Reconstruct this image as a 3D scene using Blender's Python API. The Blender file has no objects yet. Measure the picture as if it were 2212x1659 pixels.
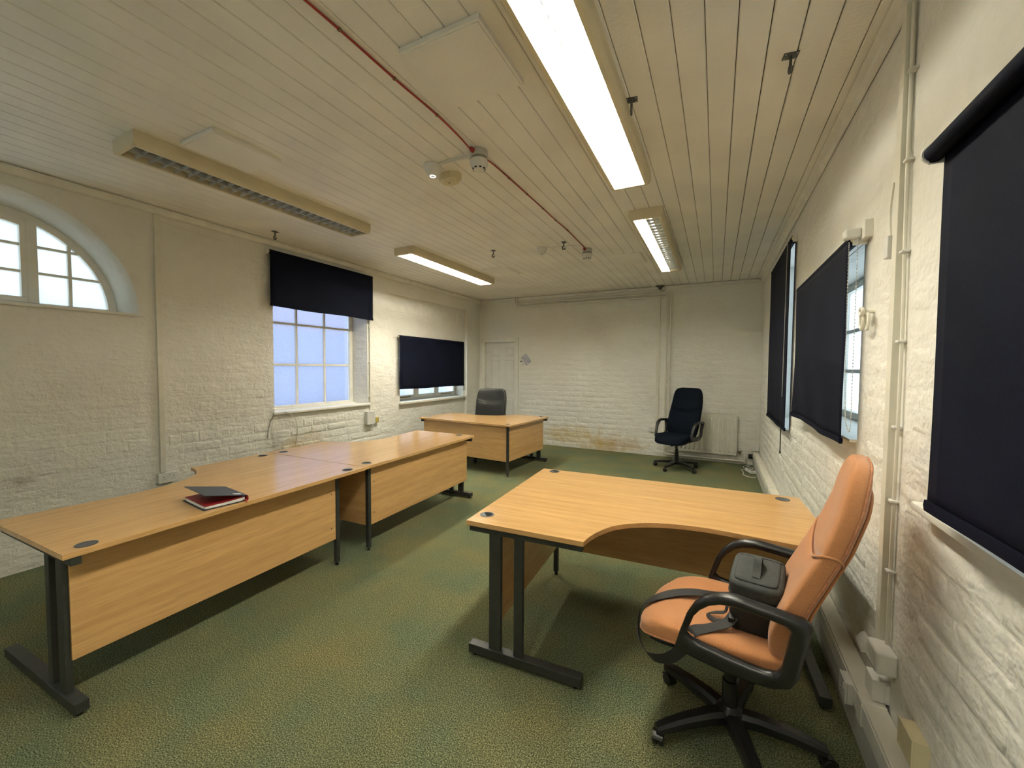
import bpy, bmesh, math, random
from mathutils import Vector, Matrix
S = bpy.context.scene
COL = S.collection
PI = math.pi
random.seed(7)

# ------------------------------------------------------------------ camera
CAM_H, YAW, PITCH, ROLL, FPX = 1.5143, 0.4679, 0.0408, 0.0065, 873.22
fw = Vector((-math.sin(YAW)*math.cos(PITCH), math.cos(YAW)*math.cos(PITCH), -math.sin(PITCH)))
rt = fw.cross(Vector((0, 0, 1))).normalized(); up = rt.cross(fw)
r2 = rt*math.cos(ROLL)+up*math.sin(ROLL); u2 = -rt*math.sin(ROLL)+up*math.cos(ROLL)
cd = bpy.data.cameras.new('camera'); cam = bpy.data.objects.new('camera', cd); COL.objects.link(cam)
cam.matrix_world = Matrix(((r2.x, u2.x, -fw.x, 0), (r2.y, u2.y, -fw.y, 0), (r2.z, u2.z, -fw.z, CAM_H), (0, 0, 0, 1)))
cd.sensor_fit = 'HORIZONTAL'; cd.sensor_width = 36.0; cd.lens = FPX/2212*36.0
cd.clip_start = 0.05; cd.clip_end = 200
S.camera = cam
# ------------------------------------------------------------------ world (overcast daylight) and exposure
W = bpy.data.worlds.new('overcast_sky'); S.world = W; W.use_nodes = True
bg = W.node_tree.nodes['Background']
bg.inputs['Color'].default_value = (0.74, 0.88, 1.0, 1); bg.inputs['Strength'].default_value = 2.0
S.view_settings.view_transform = 'Standard'; S.view_settings.look = 'None'
S.view_settings.exposure = 1.05; S.view_settings.gamma = 1.0; S.view_settings.use_curve_mapping = False
TUBE_STRENGTH = 64.0; TUBE_COLOR = (1.0, 0.965, 0.84)
S.cycles.max_bounces = 6; S.cycles.diffuse_bounces = 4; S.cycles.glossy_bounces = 3; S.cycles.transmission_bounces = 4; S.cycles.transparent_max_bounces = 8
S.cycles.use_light_tree = False
S.cycles.caustics_reflective = False; S.cycles.caustics_refractive = False

# ------------------------------------------------------------------ room constants (metres)
XL, XR, YB, YN, H = -4.493, 0.621, 7.355, -1.6, 2.916
T = 0.36

# ------------------------------------------------------------------ material helpers
MATS = {}
def nt(name):
    m = bpy.data.materials.new(name); m.use_nodes = True
    n = m.node_tree; b = n.nodes['Principled BSDF']
    return m, n, b
def node(n, t, **kw):
    o = n.nodes.new(t)
    for k, v in kw.items():
        if k in o.inputs: o.inputs[k].default_value = v
        else: setattr(o, k, v)
    return o
def ramp(n, stops):
    r = n.nodes.new('ShaderNodeValToRGB'); e = r.color_ramp.elements
    while len(e) < len(stops): e.new(0.5)
    for el, (p, c) in zip(e, stops):
        el.position = p; el.color = (*c, 1) if len(c) == 3 else c
    return r
def coord(n, kind):
    if kind == 'world':
        return n.nodes.new('ShaderNodeNewGeometry').outputs['Position']
    return n.nodes.new('ShaderNodeTexCoord').outputs['Object']
def plain(name, col, rough=0.5, metal=0.0, var=0.0, scale=12.0, bump=0.0, bscale=80.0, spec=0.5, space='object', sheen=0.0):
    """a procedural paint, plastic, metal or cloth: base colour with a noise variation and a fine relief"""
    if name in MATS: return MATS[name]
    m, n, b = nt(name)
    b.inputs['Roughness'].default_value = rough; b.inputs['Metallic'].default_value = metal
    b.inputs['Specular IOR Level'].default_value = spec
    if sheen: b.inputs['Sheen Weight'].default_value = sheen
    co = coord(n, space)
    ns = node(n, 'ShaderNodeTexNoise', Scale=scale, Detail=1.0)
    n.links.new(co, ns.inputs['Vector'])
    lo = tuple(c*(1-var) for c in col); hi = tuple(min(1, c*(1+var)) for c in col)
    r = ramp(n, [(0.3, lo), (0.7, hi)])
    n.links.new(ns.outputs['Fac'], r.inputs['Fac']); n.links.new(r.outputs['Color'], b.inputs['Base Color'])
    if bump:
        n2 = node(n, 'ShaderNodeTexNoise', Scale=bscale, Detail=0.0)
        n.links.new(co, n2.inputs['Vector'])
        bp = node(n, 'ShaderNodeBump', Strength=bump, Distance=0.01)
        n.links.new(n2.outputs['Fac'], bp.inputs['Height']); n.links.new(bp.outputs['Normal'], b.inputs['Normal'])
    MATS[name] = m
    return m

def wall_paint(name, stains):
    """thick cream paint over old brick; stains = [(centre, radii, colour, strength)] in metres"""
    m, n, b = nt(name)
    b.inputs['Roughness'].default_value = 0.62; b.inputs['Specular IOR Level'].default_value = 0.3
    co = coord(n, 'world')
    n1 = node(n, 'ShaderNodeTexNoise', Scale=1.6, Detail=3.0, Roughness=0.6); n.links.new(co, n1.inputs['Vector'])
    r1 = ramp(n, [(0.30, (0.77, 0.745, 0.665)), (0.55, (0.82, 0.80, 0.725)), (0.75, (0.85, 0.835, 0.77))])
    n.links.new(n1.outputs['Fac'], r1.inputs['Fac'])
    out = r1.outputs['Color']
    # small dark flecks where the paint is chipped
    n3 = node(n, 'ShaderNodeTexNoise', Scale=21.0, Detail=2.0, Roughness=0.75); n.links.new(co, n3.inputs['Vector'])
    r3 = ramp(n, [(0.765, (0, 0, 0)), (0.83, (1, 1, 1))]); n.links.new(n3.outputs['Fac'], r3.inputs['Fac'])
    mx = node(n, 'ShaderNodeMix', data_type='RGBA'); n.links.new(r3.outputs['Color'], mx.inputs[0])
    n.links.new(out, mx.inputs[6]); mx.inputs[7].default_value = (0.40, 0.34, 0.26, 1); out = mx.outputs[2]
    nn = node(n, 'ShaderNodeTexNoise', Scale=7.0, Detail=2.0); n.links.new(co, nn.inputs['Vector'])
    for (c, rad, colr, k) in stains:
        s = node(n, 'ShaderNodeVectorMath', operation='SUBTRACT'); n.links.new(co, s.inputs[0]); s.inputs[1].default_value = c
        d = node(n, 'ShaderNodeVectorMath', operation='DIVIDE'); n.links.new(s.outputs[0], d.inputs[0]); d.inputs[1].default_value = rad
        l = node(n, 'ShaderNodeVectorMath', operation='LENGTH'); n.links.new(d.outputs[0], l.inputs[0])
        ad = node(n, 'ShaderNodeMath', operation='MULTIPLY_ADD'); n.links.new(nn.outputs['Fac'], ad.inputs[0]); ad.inputs[1].default_value = 1.5
        n.links.new(l.outputs['Value'], ad.inputs[2])
        rr = ramp(n, [(0.55/2, (k, k, k)), (1.35/2, (0, 0, 0))])
        hf = node(n, 'ShaderNodeMath', operation='MULTIPLY'); n.links.new(ad.outputs[0], hf.inputs[0]); hf.inputs[1].default_value = 0.4
        n.links.new(hf.outputs[0], rr.inputs['Fac'])
        mm = node(n, 'ShaderNodeMix', data_type='RGBA'); n.links.new(rr.outputs['Color'], mm.inputs[0])
        n.links.new(out, mm.inputs[6]); mm.inputs[7].default_value = (*colr, 1); out = mm.outputs[2]
    n.links.new(out, b.inputs['Base Color'])
    # lumpy, brushed paint surface
    n4 = node(n, 'ShaderNodeTexNoise', Scale=26.0, Detail=2.0, Roughness=0.7); n.links.new(co, n4.inputs['Vector'])
    n5 = node(n, 'ShaderNodeTexNoise', Scale=8.0, Detail=0.0); n.links.new(co, n5.inputs['Vector'])
    mpz = node(n, 'ShaderNodeMapping'); mpz.inputs['Scale'].default_value = (5.0, 5.0, 15.0); n.links.new(co, mpz.inputs['Vector'])
    n6 = node(n, 'ShaderNodeTexNoise', Scale=1.0, Detail=2.0, Roughness=0.55); n.links.new(mpz.outputs[0], n6.inputs['Vector'])
    a6 = node(n, 'ShaderNodeMath', operation='MULTIPLY_ADD'); n.links.new(n6.outputs['Fac'], a6.inputs[0]); a6.inputs[1].default_value = 1.6; n.links.new(n5.outputs['Fac'], a6.inputs[2])
    av = node(n, 'ShaderNodeMath', operation='ADD'); n.links.new(n4.outputs['Fac'], av.inputs[0]); n.links.new(a6.outputs[0], av.inputs[1])
    bp = node(n, 'ShaderNodeBump', Strength=0.6, Distance=0.012)
    n.links.new(av.outputs[0], bp.inputs['Height']); n.links.new(bp.outputs['Normal'], b.inputs['Normal'])
    return m

def carpet_mat():
    m, n, b = nt('green_carpet')
    b.inputs['Roughness'].default_value = 0.95; b.inputs['Specular IOR Level'].default_value = 0.08
    co = coord(n, 'world')
    a = node(n, 'ShaderNodeTexNoise', Scale=190.0, Detail=1.0); n.links.new(co, a.inputs['Vector'])
    r = ramp(n, [(0.28, (0.036, 0.042, 0.024)), (0.50, (0.126, 0.136, 0.077)), (0.72, (0.320, 0.318, 0.190))])
    n.links.new(a.outputs['Fac'], r.inputs['Fac'])
    c = node(n, 'ShaderNodeTexNoise', Scale=2.4, Detail=2.0); n.links.new(co, c.inputs['Vector'])
    r2_ = ramp(n, [(0.35, (0.85, 0.98, 0.95)), (0.68, (1.2, 1.08, 0.88))]); n.links.new(c.outputs['Fac'], r2_.inputs['Fac'])
    mx = node(n, 'ShaderNodeMix', data_type='RGBA', blend_type='MULTIPLY'); mx.inputs[0].default_value = 1.0
    n.links.new(r.outputs['Color'], mx.inputs[6]); n.links.new(r2_.outputs['Color'], mx.inputs[7])
    n.links.new(mx.outputs[2], b.inputs['Base Color'])
    bp = node(n, 'ShaderNodeBump', Strength=0.6, Distance=0.006)
    n.links.new(a.outputs['Fac'], bp.inputs['Height']); n.links.new(bp.outputs['Normal'], b.inputs['Normal'])
    return m

def wood_mat(name, base, dark, rough=0.32, axis=0):
    """beech laminate, grain running along one local axis"""
    m, n, b = nt(name)
    b.inputs['Roughness'].default_value = rough; b.inputs['Specular IOR Level'].default_value = 0.5
    co = coord(n, 'object')
    mp = node(n, 'ShaderNodeMapping'); sc = [26.0, 26.0, 26.0]; sc[axis] = 1.3; mp.inputs['Scale'].default_value = sc
    n.links.new(co, mp.inputs['Vector'])
    a = node(n, 'ShaderNodeTexNoise', Scale=1.0, Detail=2.0, Roughness=0.62, Distortion=0.0); n.links.new(mp.outputs[0], a.inputs['Vector'])
    r = ramp(n, [(0.30, dark), (0.52, base), (0.72, tuple(min(1, c*1.12) for c in base))])
    n.links.new(a.outputs['Fac'], r.inputs['Fac'])
    mp2 = node(n, 'ShaderNodeMapping'); s2 = [240.0, 240.0, 240.0]; s2[axis] = 9.0; mp2.inputs['Scale'].default_value = s2
    n.links.new(co, mp2.inputs['Vector'])
    f = node(n, 'ShaderNodeTexNoise', Scale=1.0, Detail=0.0); n.links.new(mp2.outputs[0], f.inputs['Vector'])
    rf = ramp(n, [(0.34, (0.80, 0.76, 0.70)), (0.5, (1, 1, 1))]); n.links.new(f.outputs['Fac'], rf.inputs['Fac'])
    mx = node(n, 'ShaderNodeMix', data_type='RGBA', blend_type='MULTIPLY'); mx.inputs[0].default_value = 0.45
    n.links.new(r.outputs['Color'], mx.inputs[6]); n.links.new(rf.outputs['Color'], mx.inputs[7])
    n.links.new(mx.outputs[2], b.inputs['Base Color'])
    return m

def glass_mat(name, clear, frost, tint=(0.9, 0.95, 1.0), bump=0.0):
    """window pane: partly clear, partly scattering (dirt or a rolled pattern), with a little gloss"""
    m = bpy.data.materials.new(name); m.use_nodes = True; n = m.node_tree; n.nodes.clear()
    o = n.nodes.new('ShaderNodeOutputMaterial')
    tr = node(n, 'ShaderNodeBsdfTransparent'); tr.inputs['Color'].default_value = (*tint, 1)
    tl = node(n, 'ShaderNodeBsdfTranslucent'); tl.inputs['Color'].default_value = (*tint, 1)
    gl = node(n, 'ShaderNodeBsdfGlossy'); gl.inputs['Roughness'].default_value = 0.15
    co = coord(n, 'world')
    ns = node(n, 'ShaderNodeTexNoise', Scale=140.0 if bump else 3.0, Detail=3.0); n.links.new(co, ns.inputs['Vector'])
    mr = node(n, 'ShaderNodeMapRange'); mr.inputs['To Min'].default_value = max(0, frost-0.16); mr.inputs['To Max'].default_value = min(1, frost+0.16)
    mr.inputs['From Min'].default_value = 0.3; mr.inputs['From Max'].default_value = 0.7
    n.links.new(ns.outputs['Fac'], mr.inputs['Value'])
    m1 = n.nodes.new('ShaderNodeMixShader'); n.links.new(mr.outputs[0], m1.inputs[0]); n.links.new(tr.outputs[0], m1.inputs[1]); n.links.new(tl.outputs[0], m1.inputs[2])
    m2 = n.nodes.new('ShaderNodeMixShader'); m2.inputs[0].default_value = 0.05; n.links.new(m1.outputs[0], m2.inputs[1]); n.links.new(gl.outputs[0], m2.inputs[2])
    n.links.new(m2.outputs[0], o.inputs['Surface'])
    return m
def emit_mat(name, col, strength):
    m, n, b = nt(name)
    b.inputs['Base Color'].default_value = (0.9, 0.9, 0.85, 1)
    b.inputs['Emission Color'].default_value = (*col, 1); b.inputs['Emission Strength'].default_value = strength
    return m

YST = (0.50, 0.33, 0.10)
M_WALL_L = wall_paint('cream_painted_brick', [((XL, 3.22, 0.52), (0.3, 0.42, 0.22), YST, 0.8), ((XL, 0.98, 0.66), (0.2, 0.12, 0.06), (0.36, 0.27, 0.20), 0.8),
                                              ((XL, 2.9, 0.62), (0.2, 0.2, 0.18), (0.45, 0.42, 0.36), 0.5)])
M_WALL_B = wall_paint('cream_painted_brick_back', [((-1.66, YB, 0.15), (0.60, 0.4, 0.24), YST, 0.9), ((-2.45, YB, 0.24), (0.85, 0.4, 0.26), (0.60, 0.46, 0.19), 0.85)])
M_WALL_R = wall_paint('cream_painted_brick_right', [])
M_CEIL = plain('white_ceiling_paint', (0.87, 0.84, 0.77), 0.55, var=0.05, scale=2.5, bump=0.1, bscale=60, space='world')
M_GAP = plain('dark_gap', (0.10, 0.085, 0.06), 0.9)
M_TRIM = plain('white_gloss_paint', (0.80, 0.78, 0.70), 0.4, var=0.05, scale=9, bump=0.1, bscale=40)
M_DOOR = plain('door_white_paint', (0.76, 0.74, 0.67), 0.42, var=0.03, scale=6)
M_CARPET = carpet_mat()
M_WOOD = wood_mat('beech_laminate', (0.64, 0.385, 0.160), (0.590, 0.345, 0.138), rough=0.19)
M_WOODY = wood_mat('beech_laminate_cross', (0.62, 0.372, 0.155), (0.575, 0.335, 0.134), rough=0.19, axis=1)
M_STEEL = plain('charcoal_powder_coat', (0.030, 0.032, 0.028), 0.45, var=0.15, scale=30)
M_GROM = plain('grey_plastic_grommet', (0.075, 0.08, 0.08), 0.4)
M_BLACK = plain('black_plastic', (0.011, 0.011, 0.011), 0.32, var=0.2, scale=20)
M_BLACKH = plain('black_void', (0.004, 0.004, 0.004), 0.9)
M_BLIND = plain('navy_blackout_fabric', (0.0052, 0.0066, 0.0155), 0.7, var=0.15, scale=3, bump=0.06, bscale=300, spec=0.06)
M_ORANGE = plain('orange_wool_fabric', (0.475, 0.208, 0.085), 0.9, var=0.14, scale=420, bump=0.12, bscale=900, spec=0.15, sheen=0.25)
M_PIPING = plain('dusty_pink_piping', (0.40, 0.165, 0.075), 0.85, var=0.2, scale=90)
M_NAVY = plain('dark_navy_fabric', (0.0048, 0.0078, 0.0135), 0.92, var=0.25, scale=200, bump=0.15, bscale=400, spec=0.1)
M_LEATHER = plain('black_leather', (0.010, 0.0105, 0.009), 0.38, var=0.2, scale=40, bump=0.12, bscale=160)
M_BAG = plain('charcoal_nylon', (0.012, 0.012, 0.012), 0.75, var=0.15, scale=60, bump=0.12, bscale=500)
M_STRAP = plain('black_webbing', (0.012, 0.011, 0.010), 0.7, var=0.2, scale=150)
M_WHITEP = plain('white_plastic', (0.74, 0.73, 0.68), 0.35, var=0.03)
M_GREYP = plain('grey_white_plastic', (0.52, 0.51, 0.46), 0.4, var=0.04)
M_CREAMP = plain('aged_cream_plastic', (0.68, 0.60, 0.38), 0.45, var=0.05)
M_YELLOW = plain('yellow_plastic', (0.55, 0.42, 0.10), 0.5)
M_FIXTURE = plain('aged_cream_enamel', (0.70, 0.62, 0.43), 0.4, var=0.04, scale=5)
M_LOUVRE = plain('satin_aluminium', (0.62, 0.64, 0.64), 0.35, metal=0.6, var=0.05)
M_RED = plain('red_cable', (0.36, 0.035, 0.022), 0.45)
M_ZINC = plain('grey_zinc', (0.11, 0.11, 0.10), 0.5, metal=0.4, var=0.2, scale=60)
M_PIPE = plain('cream_painted_pipe', (0.76, 0.73, 0.62), 0.4, var=0.04)
M_RAD = plain('radiator_enamel', (0.78, 0.76, 0.66), 0.35, var=0.03)
M_BRASS = plain('dull_brass', (0.25, 0.19, 0.09), 0.4, metal=0.7)
M_PAPER = plain('white_paper', (0.72, 0.72, 0.70), 0.8, var=0.04, scale=30)
M_NOTE = plain('lilac_grey_paper', (0.50, 0.50, 0.54), 0.8, var=0.1, scale=40)
M_COVER = plain('dark_grey_book_cloth', (0.034, 0.040, 0.048), 0.5, var=0.08)
M_REDPAGE = plain('red_endpaper', (0.32, 0.012, 0.016), 0.5)
M_GLASS1 = glass_mat('lightly_dirty_glass', 0.7, 0.30, (0.78, 0.81, 0.82))
M_GLASS0 = glass_mat('milky_dirty_glass', 0.7, 0.35, (0.62, 0.63, 0.62))
M_GLASS2 = glass_mat('rolled_obscure_glass', 0.4, 0.42, (0.53, 0.55, 0.64), 1)
M_TUBES = [emit_mat('lit_fluorescent_tube', TUBE_COLOR, TUBE_STRENGTH*k) for k in (0.97, 1.40, 1.42, 0.56)]
M_TUBEOFF = plain('unlit_fluorescent_tube', (0.75, 0.76, 0.74), 0.25)
M_LED = emit_mat('white_indicator_ring', (0.9, 0.95, 1.0), 1.3)
M_LED.cycles.emission_sampling = 'NONE'; [setattr(m_.cycles, 'emission_sampling', 'FRONT') for m_ in M_TUBES]
M_BRICKRED = plain('red_brick', (0.34, 0.20, 0.20), 0.9, var=0.2, scale=5)
M_SLATE = plain('blue_grey_render', (0.13, 0.16, 0.24), 0.9, var=0.1, scale=2)

# ------------------------------------------------------------------ mesh helpers
R_ = math.radians
class MB:
    def __init__(s): s.v = []; s.f = []
    def add(s, vs, fs):
        o = len(s.v); s.v += [tuple(p) for p in vs]; s.f += [tuple(i+o for i in f) for f in fs]; return s
    def box(s, x0, x1, y0, y1, z0, z1):
        return s.add([(x0, y0, z0), (x1, y0, z0), (x1, y1, z0), (x0, y1, z0), (x0, y0, z1), (x1, y0, z1), (x1, y1, z1), (x0, y1, z1)],
                     [(0, 3, 2, 1), (4, 5, 6, 7), (0, 1, 5, 4), (1, 2, 6, 5), (2, 3, 7, 6), (3, 0, 4, 7)])
    def rbox(s, x0, x1, y0, y1, z0, z1, r=0.004, seg=2):
        bm = bmesh.new(); bmesh.ops.create_cube(bm, size=1.0)
        for v in bm.verts:
            v.co = Vector(((x0+x1)/2+v.co.x*(x1-x0), (y0+y1)/2+v.co.y*(y1-y0), (z0+z1)/2+v.co.z*(z1-z0)))
        bmesh.ops.bevel(bm, geom=bm.edges[:]+bm.verts[:], offset=r, segments=seg, affect='EDGES', profile=0.5)
        return s.bm(bm)
    def bm(s, bm):
        bm.verts.index_update()
        s.add([v.co[:] for v in bm.verts], [[v.index for v in f.verts] for f in bm.faces]); bm.free(); return s
    def prism(s, pts, h0, h1, axis=2):
        """extrude a 2-D outline; axis names the extrusion direction"""
        def P(a, b, h):
            return (a, b, h) if axis == 2 else ((h, a, b) if axis == 0 else (a, h, b))
        n = len(pts)
        return s.add([P(a, b, h0) for a, b in pts]+[P(a, b, h1) for a, b in pts],
                     [tuple(range(n))[::-1], tuple(range(n, 2*n))]+[(i, (i+1) % n, n+(i+1) % n, n+i) for i in range(n)])
    def sweep(s, path, prof, upv=(0, 0, 1), closed=False, scales=None, cap=True):
        """sweep a 2-D profile (side, up) along a path"""
        P = [Vector(p) for p in path]; n = len(P); k = len(prof); U0 = Vector(upv); vs = []
        for i in range(n):
            a = P[i-1] if (i > 0 or closed) else P[i]; b = P[(i+1) % n] if (i < n-1 or closed) else P[i]
            t = (b-a).normalized(); side = t.cross(U0)
            if side.length < 1e-4: side = t.cross(Vector((1, 0, 0)) if abs(t.x) < 0.9 else Vector((0, 1, 0)))
            side.normalize(); u = side.cross(t)
            U0 = U0 if upv != 'free' else u
            sx, sy = scales[i] if scales else (1, 1)
            vs += [P[i]+side*(q[0]*sx)+u*(q[1]*sy) for q in prof]
        fs = []
        for i in range(n if closed else n-1):
            j = (i+1) % n
            for q in range(k):
                fs.append((i*k+q, i*k+(q+1) % k, j*k+(q+1) % k, j*k+q))
        if not closed and cap:
            fs.append(tuple(range(k))[::-1]); fs.append(tuple((n-1)*k+q for q in range(k)))
        return s.add(vs, fs)
    def tube(s, path, r, n=10, upv=(0, 0, 1), closed=False):
        """round tube with transported frames"""
        P = [Vector(p) for p in path]; m = len(P); vs = []; u = None
        for i in range(m):
            a = P[i-1] if (i > 0 or closed) else P[i]; b = P[(i+1) % m] if (i < m-1 or closed) else P[i]
            t = (b-a).normalized()
            if u is None:
                u = t.orthogonal().normalized()
            u = (u-t*u.dot(t)).normalized(); w = t.cross(u)
            rr = r[i] if isinstance(r, (list, tuple)) else r
            vs += [P[i]+u*(rr*math.cos(2*PI*q/n))+w*(rr*math.sin(2*PI*q/n)) for q in range(n)]
        fs = [(i*n+q, i*n+(q+1) % n, ((i+1) % m)*n+(q+1) % n, ((i+1) % m)*n+q) for i in range(m if closed else m-1) for q in range(n)]
        if not closed:
            fs += [tuple(range(n))[::-1], tuple((m-1)*n+q for q in range(n))]
        return s.add(vs, fs)
    def lathe(s, prof, n=24, c=(0, 0, 0), axis=2):
        """prof = [(radius, height)] around an axis through c"""
        def P(x, y, h):
            p = (x, y, h) if axis == 2 else ((h, x, y) if axis == 0 else (x, h, y))
            return (c[0]+p[0], c[1]+p[1], c[2]+p[2])
        vs = [P(r*math.cos(2*PI*q/n), r*math.sin(2*PI*q/n), h) for r, h in prof for q in range(n)]
        m = len(prof)
        fs = [(i*n+q, i*n+(q+1) % n, (i+1)*n+(q+1) % n, (i+1)*n+q) for i in range(m-1) for q in range(n)]
        fs += [tuple(range(n))[::-1], tuple((m-1)*n+q for q in range(n))]
        return s.add(vs, fs)
    def superbox(s, size, k=6, n=10, fn=None):
        """rounded cushion block centred on the origin, deformed by fn(Vector) -> Vector"""
        bm = bmesh.new(); bmesh.ops.create_cube(bm, size=2.0)
        bmesh.ops.subdivide_edges(bm, edges=bm.edges[:], cuts=n, use_grid_fill=True)
        for v in bm.verts:
            c = v.co; d = (abs(c.x)**k+abs(c.y)**k+abs(c.z)**k)**(1.0/k)
            p = Vector((c.x/d*size[0]/2, c.y/d*size[1]/2, c.z/d*size[2]/2))
            v.co = fn(p) if fn else p
        return s.bm(bm)
    def xf(s, M):
        s.v = [tuple(M @ Vector(p)) for p in s.v]; return s

def weighted_normals(me, angle):
    """corner normals averaged by face area, so that flat faces beside small bevels stay flat"""
    lim = math.cos(math.radians(angle)); at = {}
    for p in me.polygons:
        for v in p.vertices: at.setdefault(v, []).append(p.index)
    nrm = [p.normal.copy() for p in me.polygons]; ar = [p.area for p in me.polygons]; out = []
    for p in me.polygons:
        for v in p.vertices:
            s_ = Vector((0, 0, 0))
            for q in at[v]:
                if nrm[q].dot(nrm[p.index]) >= lim: s_ += nrm[q]*(ar[q]+1e-12)
            out.append(s_.normalized() if s_.length > 1e-12 else nrm[p.index])
    me.normals_split_custom_set(out)
def mesh_of(mb, name, mat, smooth=True, angle=40):
    me = bpy.data.meshes.new(name); me.from_pydata(mb.v, [], mb.f)
    bm = bmesh.new(); bm.from_mesh(me); bmesh.ops.recalc_face_normals(bm, faces=bm.faces[:]); bm.to_mesh(me); bm.free()
    me.materials.append(mat)
    if smooth:
        me.polygons.foreach_set('use_smooth', [True]*len(me.polygons))
        me.set_sharp_from_angle(angle=math.radians(angle))
        if len(me.polygons) < 300 and angle < 100 and not name.startswith('brick'): weighted_normals(me, angle)
    me.update(); return me
def ob(name, mb, mat, parent=None, smooth=True, angle=40):
    me = mb if isinstance(mb, bpy.types.Mesh) else mesh_of(mb, name, mat, smooth, angle)
    o = bpy.data.objects.new(name, me); COL.objects.link(o)
    if parent: o.parent = parent
    return o
def tag(o, label, cat, group=None):
    o['label'] = label; o['category'] = cat
    if group: o['group'] = group
    return o
def struct(o, label=None):
    o['kind'] = 'structure'
    if label: o['label'] = label
    return o
def empty(name, loc=(0, 0, 0), rz=0.0):
    o = bpy.data.objects.new(name, None); COL.objects.link(o)
    o.location = loc; o.rotation_euler = (0, 0, rz); o.empty_display_size = 0.1; return o
def thing(name, label, cat, loc=(0, 0, 0), rz=0.0, group=None):
    return tag(empty(name, loc, rz), label, cat, group)
def arc(cx, cy, rx, ry, a0, a1, n):
    return [(cx+rx*math.cos(math.radians(a0+(a1-a0)*i/n)), cy+ry*math.sin(math.radians(a0+(a1-a0)*i/n))) for i in range(n+1)]
def bez(pts, n=8):
    """Catmull-Rom through the points"""
    P = [Vector(p) for p in pts]; out = []
    for i in range(len(P)-1):
        p0 = P[max(i-1, 0)]; p1 = P[i]; p2 = P[i+1]; p3 = P[min(i+2, len(P)-1)]
        for j in range(n):
            t = j/n
            out.append(0.5*((2*p1)+(p2-p0)*t+(2*p0-5*p1+4*p2-p3)*t*t+(3*p1-p0-3*p2+p3)*t**3))
    out.append(P[-1]); return out
def fillet(pts, r, n=6):
    """polyline with rounded bends, for pipes"""
    P = [Vector(p) for p in pts]; out = [P[0]]
    for i in range(1, len(P)-1):
        a = (P[i-1]-P[i]).normalized(); b = (P[i+1]-P[i]).normalized()
        p, q = P[i]+a*r, P[i]+b*r
        for j in range(n+1):
            t = j/n; out.append(p*(1-t)**2+P[i]*2*t*(1-t)+q*t*t)
    out.append(P[-1]); return out
def clip(poly, conv):
    """convex polygon clipped by a convex, counter-clockwise polygon"""
    out = poly
    for i in range(len(conv)):
        a, b = conv[i], conv[(i+1) % len(conv)]; inp = out; out = []
        def side(p): return (b[0]-a[0])*(p[1]-a[1])-(b[1]-a[1])*(p[0]-a[0])
        for j in range(len(inp)):
            p, q = inp[j], inp[(j+1) % len(inp)]; sp, sq = side(p), side(q)
            if sp >= 0: out.append(p)
            if sp*sq < 0:
                t = sp/(sp-sq); out.append((p[0]+(q[0]-p[0])*t, p[1]+(q[1]-p[1])*t))
        if not out: return []
    return out

# ================================================================== the room
def loft(stations):
    """closed solid through equal outlines: [(x, [(y,z)...])]"""
    mb = MB(); n = len(stations[0][1]); vs = []; fs = []
    for x, o in stations: vs += [(x, a, b) for a, b in o]
    m = len(stations)
    for i in range(m-1):
        for q in range(n): fs.append((i*n+q, i*n+(q+1) % n, (i+1)*n+(q+1) % n, (i+1)*n+q))
    fs += [tuple(range(n))[::-1], tuple((m-1)*n+q for q in range(n))]
    return mb.add(vs, fs)
def carve(name, mb, cutters, mat):
    o = bpy.data.objects.new(name, mesh_of(mb, name, mat, False)); COL.objects.link(o); tmp = []
    for c in cutters:
        k = bpy.data.objects.new('cut', mesh_of(c, 'cut', mat, False)); COL.objects.link(k); tmp.append(k)
        md = o.modifiers.new('b', 'BOOLEAN'); md.object = k; md.operation = 'DIFFERENCE'; md.solver = 'EXACT'
    dg = bpy.context.evaluated_depsgraph_get(); dg.update()
    me = bpy.data.meshes.new_from_object(o.evaluated_get(dg)); o.modifiers.clear()
    old = o.data; o.data = me; bpy.data.meshes.remove(old)
    for k in tmp:
        d = k.data; bpy.data.objects.remove(k); bpy.data.meshes.remove(d)
    me.polygons.foreach_set('use_smooth', [True]*len(me.polygons)); me.set_sharp_from_angle(angle=math.radians(32))
    me.materials.clear(); me.materials.append(mat); o.name = name
    return o

floor_o = struct(ob('floor', MB().box(XL-T, XR+T, YN-0.2, YB+0.25, -0.06, 0), M_CARPET, smooth=False), 'mottled green cord carpet')

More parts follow.
